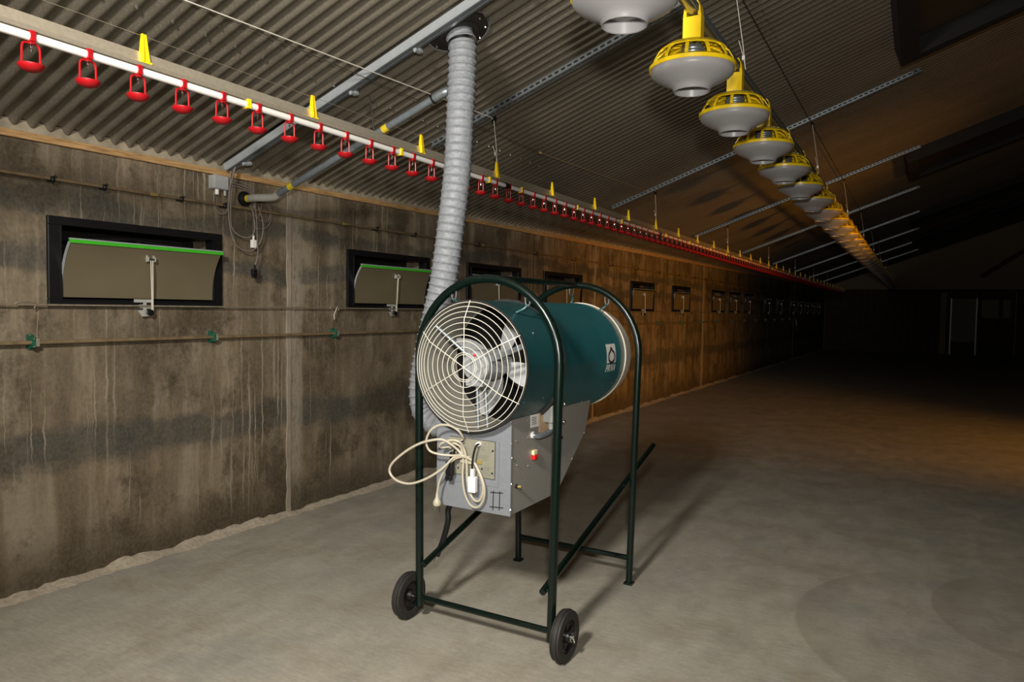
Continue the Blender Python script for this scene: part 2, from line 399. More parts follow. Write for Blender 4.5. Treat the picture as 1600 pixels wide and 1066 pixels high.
# timber wall plate and metal flashing along the eave
def eave_beam(name, mat, o0, o1, d0, d1):
    m = MB(); ys = [YBACK, YEND]
    q = []
    for z in (d0, d1):
        q += [(xw(ys[0])+o0, ys[0], zc(xw(ys[0]))+z), (xw(ys[0])+o1, ys[0], zc(xw(ys[0]))+z), (xw(ys[1])+o1, ys[1], zc(xw(ys[1]))+z), (xw(ys[1])+o0, ys[1], zc(xw(ys[1]))+z)]
    m.hexa(q); return struct(m.build(name, mat))
eave_beam('trim_1', 'wood', -T, 0.022, -0.075, -0.040)
eave_beam('trim_2', 'flash', -T, 0.022, -0.0405, 0.016)
# rough mortar bead along the foot of the wall
m = MB(); random.seed(3); n = 420; vs = []
wv = 0; hv = 0
for i in range(n+1):
    y = 0.3+(YEND-0.35)*(i/n)**1.8
    wv = 0.7*wv+random.uniform(-.018, .018); hv = 0.6*hv+random.uniform(-.014, .014)
    wd = max(0.03, 0.07+wv); hh = max(0.008, 0.03+hv)
    for off, z in ((-0.01, hh), (0.012, hh*0.85), (wd*0.55, hh*0.4), (wd, 0.0015), (wd, -0.01)): vs.append(W(y, z, off))
m.add(vs, [(i*5+j, i*5+j+1, i*5+j+6, i*5+j+5) for i in range(n) for j in range(4)], True)
struct(m.build('baseboard_left', 'mortar'))

# corrugated ceiling: near slope up to the ridge, rounded sheet ends at the eave; far slope beyond the ridge
PITCHW, AMP = 0.0838, 0.0110
def corrugated(xa_f, xb, z_f, nose, name):
    m = MB(); seg = 8; ny = int((YEND-YBACK)/PITCHW*seg); st = (YEND-YBACK)/ny
    rows = []
    prof = [(0.0, 0.9), (0.004, 1.0), (0.010, 0.86), (0.018, 0.6), (0.030, 0.3), (0.05, 0.08), (0.08, 0.0)] if nose else [(0.0, 0.0)]
    vs = []; R = len(prof)+1
    ca = math.cos(math.atan(TS))
    for i in range(ny+1):
        y = YBACK+i*st; a = math.cos(2*PI*y/PITCHW)*AMP; low = (1-a/AMP)/2
        for off, k in prof:
            x = xa_f(y)+off; lw = min(1.0, max(0.0, (low-0.25)/0.6)); lw = lw*lw*(3-2*lw); vs.append((x, y, z_f(x)+a/ca-0.016*k*lw))
        vs.append((xb, y, z_f(xb)+a/ca))
    fs = [(i*R+j, i*R+j+1, (i+1)*R+j+1, (i+1)*R+j) for i in range(ny) for j in range(R-1)]
    m.add(vs, fs, True)
    return struct(m.build(name, 'ceiling'))
ceiling = corrugated(lambda y: xw(y)+0.024, RIDGE, zc, True, 'ceiling')
zr = zc(RIDGE)
c2 = corrugated(lambda y: RIDGE, 15.95, lambda x: zr-(x-RIDGE)*TS, False, 'ceiling_beyond_ridge')
# roofing screws
sm = MB().lathe([(0.0001, -0.008), (0.006, -0.008), (0.007, -0.002), (0.011, -0.001), (0.011, 0.002)], n=8).mesh('screw', MT['chrome'])
sang = math.atan(TS)
for X, ys in ((-2.91, [1.68+0.1676*k for k in range(24)]), (-0.95, [3.6+0.1676*k for k in range(20)]), (-3.86, [])):
    for y in ys:
        y = round(y/PITCHW-0.5)*PITCHW+PITCHW/2
        put(sm, 'screw', ceiling, (X, y, zc(X)-AMP-0.001), (0, -sang, 0))
for q in ((343, 38), (301, 75), (514, 120), (670, 105), (650, 155)):
    c = on_ceil(*q); put(sm, 'screw', ceiling, (c.x, c.y, zc(c.x)-AMP), (0, -sang, 0), (.5, .5, .5))

# end wall: pale gable over a dark boarded partition, with a door and two windows
m = MB(); Y = YEND; x0 = xw(Y)-T
m.prism([(x0, Y, 0), (15.95, Y, 0), (15.95, Y, zr-(15.95-RIDGE)*TS), (RIDGE, Y, zr+0.03), (x0, Y, zc(x0))], (0, 0.2, 0))
wall_end = struct(m.build('wall_end', 'gable'))
PZ = 2.38
bx = xw(Y)+0.02; i = 0
doorX = (1.07, 1.93); winX = ((2.03, 2.62), (2.70, 2.98))
while bx < 9.0:
    wd = 0.24
    x1 = bx+wd-0.008
    if not (x1 > doorX[0]-0.1 and bx < winX[1][1]+0.02):
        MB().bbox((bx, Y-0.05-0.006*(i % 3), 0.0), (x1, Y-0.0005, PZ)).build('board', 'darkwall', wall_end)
    bx += wd; i += 1
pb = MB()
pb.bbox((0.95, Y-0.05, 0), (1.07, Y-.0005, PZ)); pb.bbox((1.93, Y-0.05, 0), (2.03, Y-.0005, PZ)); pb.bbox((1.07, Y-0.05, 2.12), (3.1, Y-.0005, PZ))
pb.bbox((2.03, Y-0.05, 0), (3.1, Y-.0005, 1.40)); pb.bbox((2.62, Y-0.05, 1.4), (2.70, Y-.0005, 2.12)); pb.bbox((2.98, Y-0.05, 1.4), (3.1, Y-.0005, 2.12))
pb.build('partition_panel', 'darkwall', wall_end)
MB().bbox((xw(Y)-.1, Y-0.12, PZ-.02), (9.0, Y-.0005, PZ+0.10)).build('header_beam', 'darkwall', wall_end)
d1 = MB().bbox((1.08, Y-0.03, 0.5), (1.92, Y-.001, 2.12)).build('door_1', 'doorp'); struct(d1)
m = MB(); m.bbox((1.07, Y-0.075, 0), (1.11, Y-0.03, 2.14)); m.bbox((1.89, Y-0.075, 0), (1.93, Y-0.03, 2.14)); m.build('door_frame', 'galv', d1)
MB().bbox((1.11, Y-0.04, 0.0), (1.89, Y-.001, 0.5)).build('kick_panel', 'darkwall', d1)
for k, (a, b) in enumerate(winX):
    wo = struct(MB().bbox((a+.03, Y-0.03, 1.43), (b-.03, Y-.001, 2.09)).build('window_%d' % (k+1), 'doorp'))
    m = MB(); m.bbox((a, Y-0.06, 1.40), (a+.03, Y-.001, 2.12)); m.bbox((b-.03, Y-0.06, 1.40), (b, Y-.001, 2.12)); m.bbox((a+.03, Y-0.06, 1.40), (b-.03, Y-.001, 1.43)); m.bbox((a+.03, Y-0.06, 2.09), (b-.03, Y-.001, 2.12))
    m.build('window_frame', 'darkwall', wo)
# brace on the gable
m = MB().bar((2.0, Y-0.06, 2.95), (4.8, Y-0.06, 5.0), 0.1, 0.16); tag(m.build('diagonal_brace', 'darkwall'), 'dark diagonal brace across the pale end gable', 'brace')
# the rest of the barn, out of the picture
m = MB().bbox((15.95, YBACK, 0), (16.15, YEND, 2.5)); struct(m.build('wall_right', 'wall'))
m = MB(); m.prism([(xw(YBACK)-T, YBACK-.2, 0), (15.95, YBACK-.2, 0), (15.95, YBACK-.2, zr-(15.95-RIDGE)*TS), (RIDGE, YBACK-.2, zr+.03), (xw(YBACK)-T, YBACK-.2, zc(xw(YBACK)-T))], (0, 0.2, 0)); struct(m.build('wall_back', 'gable'))

# roof hatches with black frames
def slope_pt(X, Y, off): return Vector((X+off*math.sin(sang), Y, zc(X)-off*math.cos(sang)))
for k, (y0, y1) in enumerate(((5.3, 6.9), (11.3, 12.9), (18.3, 19.9), (23.3, 24.9))):
    xa, xb = -0.25, 2.3
    wd = 0.13; d = 0.16
    def frm(xs, ys, dep):
        mm = MB(); mm.hexa([slope_pt(xs[0], ys[0], dep), slope_pt(xs[1], ys[0], dep), slope_pt(xs[1], ys[1], dep), slope_pt(xs[0], ys[1], dep),
                 slope_pt(xs[0], ys[0], -.02), slope_pt(xs[1], ys[0], -.02), slope_pt(xs[1], ys[1], -.02), slope_pt(xs[0], ys[1], -.02)]); return mm
    wo = struct(frm((xa+wd, xb-wd), (y0+wd, y1-wd), 0.03).build('window_%d' % (k+3), 'sky'))
    for xs, ys in (((xa, xa+wd), (y0, y1)), ((xb-wd, xb), (y0, y1)), ((xa+wd, xb-wd), (y0, y0+wd)), ((xa+wd, xb-wd), (y1-wd, y1))):
        frm(xs, ys, d).build('frame_rail', 'matblack', wo)

# ================================================================== CEILING FITTINGS
# perforated channels
RAILY = [4.24+3.47*k for k in range(8)]
def make_rail(X0, X1, Y):
    a = slope_pt(X0, Y, AMP); L = (X1-X0)/math.cos(sang); wv = 0.060; hv = 0.036
    e = thing('perforated_channel', a, 'galvanised perforated channel fixed across the corrugated ceiling', 'channel', 'perforated ceiling channels')
    e.rotation_euler = (0, -sang, 0)
    # slotted web (facing down) and slotted side flanges: strips joined by bridges, real slots between them
    t = 0.002; n = int(L/0.048)
    m = MB(); a_, b_ = -0.007, 0.007
    m.bbox((0, -wv/2, -hv), (L, a_, -hv+t)); m.bbox((0, b_, -hv), (L, wv/2, -hv+t))
    for k in range(n+1): m.bbox((k*0.048, a_, -hv), (min(L, k*0.048+0.018), b_, -hv+t))
    m.build('slotted_web', 'galv', e)
    for y_ in (-wv/2, wv/2-t):
        m = MB(); m.bbox((0, y_, -hv+t), (L, y_+t, -hv+0.013)); m.bbox((0, y_, -hv+0.026), (L, y_+t, 0.0))
        for k in range(n+1): m.bbox((k*0.048+.01, y_, -hv+0.013), (min(L, k*0.048+0.028), y_+t, -hv+0.026))
        m.build('slotted_flange', 'galv', e)
    m = MB(); m.bbox((0.0, -wv/2+0.006, -hv+0.006), (L, wv/2-.006, 0.0)); m.build('slot_shade', 'matblack', e)  # added black box standing in for the shade inside the channel slots
    return e
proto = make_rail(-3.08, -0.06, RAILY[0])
ORD = ['first', 'second', 'third', 'fourth', 'fifth', 'sixth', 'seventh', 'eighth', 'ninth', 'tenth', 'eleventh', 'twelfth', 'thirteenth', 'fourteenth', 'fifteenth', 'sixteenth']
proto['label'] = 'galvanised perforated channel on the ceiling, first one beyond the flexible duct'
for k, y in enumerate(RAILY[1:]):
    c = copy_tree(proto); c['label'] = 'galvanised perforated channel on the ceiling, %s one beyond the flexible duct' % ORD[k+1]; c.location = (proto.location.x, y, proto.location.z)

# cable trunking with clips
e = thing('cable_trunking', slope_pt(-3.86, 3.118, AMP+0.013), 'long grey plastic cable trunking clipped up the ceiling beside the duct flange', 'trunking')
e.rotation_euler = (0, -sang, 0)
L = 2.6
m = MB(); m.prism([(0, -0.050, 0), (0, -0.050, -0.034), (0, -0.042, -0.042), (0, -0.034, -0.042), (0, -0.034, 0)], (L, 0, 0)); m.build('cover', 'pvc_l', e)
m = MB(); m.prism([(0, -0.0335, 0), (0, -0.0335, -0.034), (0, -0.002, -0.036), (0, 0.0, -0.026), (0, 0.006, -0.026), (0, 0.008, -0.036), (0, 0.036, -0.030), (0, 0.036, 0)], (L, 0, 0)); m.build('cable_channel', 'galv_d', e)
m = MB().bbox((0, 0.037, -0.016), (L, 0.046, 0)); m.build('edge_rail', 'galv', e)
for xx in (0.12, 1.06, 1.54, 2.2):
    m = MB(); m.bbox((xx, -0.010, -0.055), (xx+0.018, 0.030, -0.0405)); m.bbox((xx, -0.012, -0.06), (xx+0.014, -0.004, -0.040)); m.bbox((xx+0.0, 0.022, -0.05), (xx+0.02, 0.05, -0.028)); m.bbox((xx, -0.03, -0.001), (xx+0.02, 0.03, 0.0145)); m.build('clip', 'pvc_l', e)

# galvanised pipe from the wall flange up under the ceiling
pts_w = on_wall(381, 311); PY = pts_w.y; PZ0 = pts_w.z
e = thing('galvanised_pipe', W(PY, PZ0), 'galvanised pipe with yellow bands running from the wall up under the ceiling', 'pipe')
def L2(v): return Vector(v)-e.location
pr = 0.021
A0 = W(PY, PZ0, 0.02); A1 = W(PY, PZ0, 0.075)
top = at_y(688, 148, 3.33); b0 = at_y(430, 306, PY+0.03)
B1 = b0; dirp = (top-b0).normalized()
MB().lathe([(0.05, 0), (0.05, 0.012), (0.04, 0.03), (0.024, 0.034)], 'X', (0.0, 0, 0), 20).build('wall_flange', 'black', e)
m = MB().cyl((0.03, 0, 0), (0.062, 0, 0), 0.024); m.build('yellow_band', 'yband', e)
el = smooth_path([A1-e.location+Vector((-.014, 0, 0)), A1-e.location+Vector((0.05, 0.0, 0.0)), B1-e.location-dirp*0.02, B1-e.location+dirp*0.03], 6)
MB().tube(el, 0.025, 14).build('elbow', 'bracket', e)
MB().tube([el[-1]-dirp*0.005, top-e.location], pr, 14).build('pipe_run', 'galv_d', e)
for d in (0.13, 0.93):
    q = B1-e.location+dirp*d; MB().cyl(q, q+dirp*0.04, pr+0.002).build('yellow_band', 'yband', e)
q = top-e.location
MB().tube(smooth_path([q-dirp*0.05, q, q+dirp*0.045+Vector((0, 0.01, 0.0)), q+dirp*0.07+Vector((0, 0.06, 0.0)), q+dirp*0.07+Vector((0, 0.16, 0.0))], 6), 0.026, 14).build('elbow', 'galv', e)
MB().cyl(q-dirp*0.055, q-dirp*0.043, 0.029).build('collar', 'black', e)
# hanger rod
hq = B1-e.location+dirp*0.86; ht = slope_pt((e.location+hq).x-0.04, (e.location+hq).y, 0.0)-e.location
MB().cyl(hq+Vector((0, 0, .02)), ht, 0.0045, 8).build('hanger_rod', 'chrome', e)
m = MB().lathe([(0.026, -0.012), (0.026, 0.012)], 'X', (0, 0, 0), 16); 
m = MB().cyl(hq-dirp*0.012, hq+dirp*0.012, 0.027); m.build('pipe_clamp', 'black', e)

# duct flange on the ceiling + flexible duct
DT = slope_pt(-2.222, 3.28, AMP)
e = thing('ceiling_flange', DT, 'dark round steel flange plate screwed to the corrugated ceiling', 'flange')
e.rotation_euler = (0, -sang, 0)
MB().lathe([(0.0001, -0.012), (0.155, -0.012), (0.165, -0.006), (0.165, 0.012), (0.0001, 0.012)], n=40).build('plate', 'rubber', e)
MB().lathe([(0.166, 0.016), (0.176, -0.004), (0.168, 0.014)], n=40).build('sealant_bead', 'pvc_l', e)
MB().lathe([(0.11, -0.012), (0.11, -0.020), (0.10, -0.024), (0.083, -0.024)], n=36).build('step_ring', 'rubber', e)
for k in range(8):
    a = math.radians(-42+k*264/7); MB().ball((0.148*math.cos(a), 0.148*math.sin(a), -0.013), 0.007, n=8).build('screw', 'chrome', e)

dpx = [(721, 62, 3.22), (720, 110, 3.22), (719, 180, 3.22), (714.6, 264, 3.21), (705, 349, 3.2), (693.5, 434, 3.2), (684, 480, 3.2), (673, 530, 3.2), (663, 580, 3.2), (660, 618, 3.2), (668, 648, 3.2)]
path = [at_y(x, y, Y) for x, y, Y in dpx]
path[0] = slope_pt(-2.222, 3.28, AMP+0.019); path[1] = slope_pt(-2.222, 3.28, AMP+0.080); path.insert(2, at_y(722, 118, 3.255))
path += [Vector((-2.19, 3.2, 0.845)), Vector((-2.03, 3.18, 0.85)), Vector((-1.87, 3.16, 0.87))]
cl = smooth_path(path, 60)
# resample by arc length
def resample(P, st):
    out = [P[0]]; acc = 0
    for a, b in zip(P, P[1:]):
        d = (b-a).length; t = st-acc
        while t <= d: out.append(a+(b-a)*(t/d)); t += st
        acc = d-(t-st)
    return out
cl = resample(cl, 0.0052)
RIB = 8
rad = []
random.seed(5)
for i in range(len(cl)):
    ph = i % RIB; rad.append(0.0725+(0.0062 if ph == 0 else 0.0012 if ph in (1, RIB-1) else 0.0)-0.0012*math.sin(PI*ph/RIB))
base = cl[-1]
e = thing('flexible_duct', DT, 'grey ribbed flexible duct hanging from the ceiling flange down to the heater', 'duct')
dm = MB().tube([q-DT for q in cl], 0.074, 32, True, rad); dm.build('duct_hose', 'duct', e)
MB().tube([cl[i]-DT for i in range(9, 13)], 0.0795, 28, False).build('hose_clamp', 'chrome', e)

# ================================================================== DRINKER LINE
DX, DZ = -2.58, 2.372
Y0D, Y1D = 0.6, YEND-0.6
e = thing('drinker_line', (DX, 0, DZ), 'white nipple drinker pipe under an aluminium profile with red drip cups', 'drinker line')
drink = e
n = int((Y1D-Y0D)/3.47)+1
m = MB().tube([(0, Y0D, 0), (0, Y1D, 0)], 0.0145, 14); m.build('water_pipe', 'white', e)
# aluminium profile: lower lip + tilted side panels
for a, b, t in ((Y0D, Y1D, 0),):
    m = MB()
    m.prism([(0.013, a, 0.018), (0.017, a, 0.030), (0.010, a, 0.036), (0.002, a, 0.072), (-0.002, a, 0.072), (-0.010, a, 0.036), (-0.017, a, 0.030), (-0.013, a, 0.018)], (0, b-a, 0))
    m.build('aluminium_profile', 'alu', e)
# drip cups
cm = MB()
cm.bbox((-0.018, -0.008, -0.0165), (0.018, 0.008, 0.0175))
cm.bbox((-0.012, -0.006, -0.024), (0.012, 0.006, -0.0165))
for s in (-1, 1):
    pth = smooth_path([(0, s*0.004, -0.021), (0, s*0.021, -0.023), (0, s*0.0275, -0.036), (0, s*0.0285, -0.07), (0, s*0.030, -0.098)], 4)
    cm.tube(pth, 0.0037, 6)
cm.lathe([(0.0001, -0.096), (0.028, -0.094), (0.040, -0.091), (0.039, -0.097), (0.029, -0.108), (0.014, -0.114), (0.0001, -0.115)], n=20)
cup_me = cm.mesh('drip_cup', MT['red'])
nm = MB().lathe([(0.003, -0.018), (0.003, -0.030), (0.0055, -0.033), (0.0055, -0.037), (0.0025, -0.040), (0.0018, -0.050), (0.0001, -0.050)], n=8).mesh('nipple', MT['chrome'])
k = -1
while True:
    y = 1.303+0.1867*k
    if y > Y1D-0.05: break
    c = put(cup_me, 'drip_cup', e, (0, y, 0))
    if y < 14: put(nm, 'nipple', c, (0, 0, 0))
    k += 1
# yellow hangers, clips, couplings
hm = MB()
for s, t in ((1, 0),):
    hm.prism([(-0.020, -0.021, 0.030), (0.0205, -0.021, 0.030), (0.0205, 0.021, 0.030), (-0.020, 0.021, 0.030)], (0, 0, 0.007))
    hm.hexa([(-0.006, -0.019, 0.034), (0.0185, -0.019, 0.034), (0.0185, 0.015, 0.034), (-0.006, 0.015, 0.034), (-0.002, -0.010, 0.140), (0.006, -0.010, 0.140), (0.006, 0.008, 0.140), (-0.002, 0.008, 0.140)])
    hm.hexa([(0.0186, -0.019, 0.034), (0.026, -0.019, 0.034), (0.026, -0.013, 0.034), (0.0186, -0.013, 0.034), (0.0061, -0.010, 0.140), (0.009, -0.010, 0.140), (0.009, -0.006, 0.140), (0.0061, -0.006, 0.140)])
    hm.cyl((0.005, 0, 0.128), (0.0095, 0, 0.128), 0.004, 8)
hang_me = hm.mesh('hanger', MT['yellow'])
clm = MB().bbox((-0.0175, -0.009, -0.017), (0.0175, 0.009, 0.0215)); clm.bbox((-0.021, -0.013, -0.006), (0.021, -0.009, 0.004)); clip_me = clm.mesh('pipe_clip', MT['yellow'])
cpm = MB().tube([(0, -0.022, 0), (0, 0.022, 0)], 0.0195, 12); cpm.tube([(0, -0.026, 0), (0, -0.012, 0)], 0.022, 12); cpm.tube([(0, 0.012, 0), (0, 0.026, 0)], 0.022, 12); coup_me = cpm.mesh('pipe_coupling', MT['black'])
k = 0
HY = []
while True:
    y = 1.70+0.8675*k; k += 1
    if y > Y1D-0.1: break
    put(hang_me, 'hanger', e, (0, y, 0)); HY.append(y)
for k in range(9):
    for dy in (2.18, 3.24, 4.20, 4.66):
        y = dy+3.47*k
        if y < Y1D: put(clip_me, 'pipe_clip', e, (0, y, 0))
    y = 4.44+3.47*k
    if y < Y1D: put(coup_me, 'pipe_coupling', e, (0, y, 0))
MB().tube([(0.003, Y0D, 0.133), (0.003, Y1D, 0.133)], 0.0011, 6).build('anti_perch_wire', 'pipes', e)

# suspension cords with pulleys, one set at each channel
def suspension(X, Y, ztop_, zbot, xtop, label, group, dy=0.0):   # dy: how far the pulley sits behind the lower end
    e = thing('suspension_cord', (X, Y, zbot), label, 'cord', group)
    a = Vector((0, 0, 0)); b = Vector((xtop-X, dy, ztop_-zbot))
    MB().tube([a, a+(b-a)*0.35+Vector((.004, 0.004, 0)), b], 0.0022, 6).build('cord', 'rope', e)
    MB().tube([a+Vector((0.003, 0.012, 0)), a+(b-a)*0.22, a+(b-a)*0.4+Vector((-.012, -0.018, 0))], 0.0018, 6).build('cord_tail', 'rope', e)
    q = a+(b-a)*0.22; MB().bbox((q.x-.008, q.y-.010, q.z-.012), (q.x+.008, q.y+.010, q.z+.012)).build('adjuster', 'bracket', e)
    MB().lathe([(0.0001, -0.010), (0.020, -0.010), (0.014, 0), (0.020, 0.010), (0.0001, 0.010)], 'X', b+Vector((0, 0, 0.012)), 16).build('pulley', 'black', e)
    MB().tube([b+Vector((0, 0.004, 0.01)), b+Vector((0, 0.012, 0.034)), b+Vector((0, 0.0, 0.062))], 0.0035, 6).build('pulley_hook', 'gold', e)
    return e
for y in RAILY[:7]:
    suspension(DX, y+0.0625, zc(DX)-AMP-0.075, DZ+0.132, DX, 'pale cord and pulley holding the drinker line at the %s perforated ceiling channel' % ORD[RAILY.index(y)], 'drinker line suspension cords', -0.0425)

# ================================================================== FEED LINE
FX, FZ = -0.90, 2.565            # pan rim height
PY0, PSP = 2.33, 0.83
TZ = FZ+0.245
ft = MB().tube([(FX, 0.2, TZ), (FX, YEND-0.6, TZ)], 0.0235, 16); 
tag(ft.build('feed_tube', 'tube'), 'round steel feed conveyor tube carrying the row of yellow feeder pans', 'tube')
# steel ridge strip on the tube
m = MB().bbox((FX+0.024, 0.2, TZ-0.010), (FX+0.030, YEND-0.6, TZ+0.018)); tag(m.build('stiffener_rail', 'galv_d'), 'thin dark steel stiffener rail along the feed tube', 'rail')

def make_pan():
    e = thing('feeder_pan', (0, 0, 0), 'round grey feeder pan with yellow spoked grill hanging from the feed tube', 'feeder pan', 'feeder pans along the feed tube')
    R = 0.185
    # grey pan: open hub recess below, flaring dish, upright lip
    m = MB().lathe([(0.0001, -0.062), (0.066, -0.062), (0.073, -0.100), (0.077, -0.102), (0.080, -0.097), (0.083, -0.088), (0.090, -0.080), (0.104, -0.072), (0.150, -0.048), (0.168, -0.036), (0.1775, -0.026), (0.1785, -0.020), (0.1785, 0.006), (0.174, 0.006), (0.170, -0.020), (0.145, -0.036), (0.09, -0.055), (0.0001, -0.058)], n=40)
    m.build('pan', 'lgrey', e)
    # yellow rim
    m = MB().lathe([(0.1790, -0.006), (R, -0.010), (R+0.002, 0.006), (0.176, 0.014), (0.166, 0.016), (0.170, 0.006)], n=40); m.build('rim_ring', 'yellow', e)
    # grill spokes
    sp = MB()
    prof = [(0.180, 0.004), (0.172, 0.030), (0.155, 0.060), (0.125, 0.085), (0.090, 0.098), (0.052, 0.102)]
    for i in range(len(prof)-1):
        (ra, ha), (rb, hb) = prof[i], prof[i+1]
        sp.hexa([(ra, -.0075, ha-.006), (ra, .0075, ha-.006), (rb, .0075, hb-.010), (rb, -.0075, hb-.010), (ra, -.0075, ha), (ra, .0075, ha), (rb, .0075, hb), (rb, -.0075, hb)])
    sme = sp.mesh('spoke', MT['yellow'])
    for k in range(12): put(sme, 'spoke', e, (0, 0, 0), (0, 0, 2*PI*(k+0.25)/12))
    # upper shoulder of the grill
    m = MB().lathe([(0.050, 0.104), (0.090, 0.101), (0.122, 0.091), (0.146, 0.072), (0.141, 0.068), (0.119, 0.085), (0.088, 0.095), (0.050, 0.098)], n=36); m.build('grill_crown', 'yellow', e)
    # inner feed cylinder with rings
    pr = [(0.042, 0.102)]
    for k in range(7): pr += [(0.050, 0.082-0.013*k), (0.0525, 0.078-0.013*k), (0.050, 0.073-0.013*k)]
    m = MB().lathe(pr, n=28); m.build('feed_cylinder', 'galv', e)
    # neck tower that clamps round the tube
    m = MB()
    m.prism([(-0.040, -0.026, 0.108), (0.040, -0.026, 0.108), (0.040, 0.030, 0.108), (-0.040, 0.030, 0.108)], (0, 0, 0.110))
    m.prism([(-0.040, -0.026, 0.218), (-0.0245, -0.026, 0.218), (-0.0245, -0.026, 0.27), (-0.034, -0.026, 0.262)], (0, 0.056, 0))
    m.prism([(0.0245, -0.026, 0.218), (0.040, -0.026, 0.218), (0.034, -0.026, 0.262), (0.0245, -0.026, 0.27)], (0, 0.056, 0))
    m.prism([(-0.034, -0.026, 0.262), (-0.0245, -0.026, 0.27), (0.0245, -0.026, 0.27), (0.034, -0.026, 0.262), (0.020, -0.026, 0.292), (-0.020, -0.026, 0.292)], (0, 0.056, 0))
    m.build('neck', 'yellow', e, 0.004)
    m = MB().lathe([(0.056, 0.100), (0.060, 0.103), (0.060, 0.112), (0.050, 0.114), (0.040, 0.112)], n=28); m.build('adjusting_ring', 'lgrey', e)
    m = MB()
    for s in (-1, 1): m.tube(smooth_path([(s*0.045, -0.03, 0.108), (s*0.068, -0.035, 0.106), (s*0.082, -0.035, 0.098), (s*0.098, -0.032, 0.100)], 4), 0.0035, 6)
    m.build('ring_lever', 'bracket', e)
    return e
pan = make_pan(); pan.location = (FX, PY0, FZ)
npan = int((YEND-1.0-PY0)/PSP)
for k in range(-2, npan+1):
    if k == 0: continue
    c = copy_tree(pan); c.location = (FX, PY0+PSP*k, FZ)
for y in RAILY[:7]:
    suspension(FX, y+0.02, zc(-0.98)-AMP-0.075, TZ+0.02, -0.98, 'pale cord and pulley holding the feed tube at the %s perforated ceiling channel' % ORD[RAILY.index(y)], 'feed tube suspension cords')

# winch cables under the ceiling
wq = [slope_pt(-2.71, y, 0.078) for y in (-1.5, 5.15)]
tag(MB().tube([wq[0], wq[1]], 0.0022, 6).build('winch_cable', 'darkrope'), 'thin dark steel winch cable running under the ceiling above the drinker line', 'cable')
q0 = slope_pt(-2.71, 5.15, 0.078); q1 = slope_pt(-2.66, 7.683, 0.036)
e = thing('winch_rope', q0, 'yellowed rope knotted to the winch cable under the ceiling', 'rope')
MB().tube([(0, 0, 0), q1-q0], 0.003, 6).build('rope', 'hazel', e)
m = MB()
for k in range(3): m.lathe([(0.006, -.004), (0.010, 0.0), (0.006, .004)], 'Y', (0, -0.015+0.015*k, 0), 8)
m.build('knot', 'hazel', e)
pq = Vector((DX, RAILY[0]+0.02, zc(DX)-AMP-0.06))
tag(MB().tube([slope_pt(-2.71, 1.93, 0.078), pq], 0.0028, 6).build('pull_cord', 'rope'), 'pale pull cord running from the winch cable to the first drinker pulley', 'cord')
tag(MB().tube([slope_pt(-1.012, 1.0, 0.0515), slope_pt(-1.012, YEND-1, 0.0515)], 0.0035, 6).build('winch_cable', 'darkrope'), 'dark steel winch cable under the ceiling above the feeder pans', 'cable')

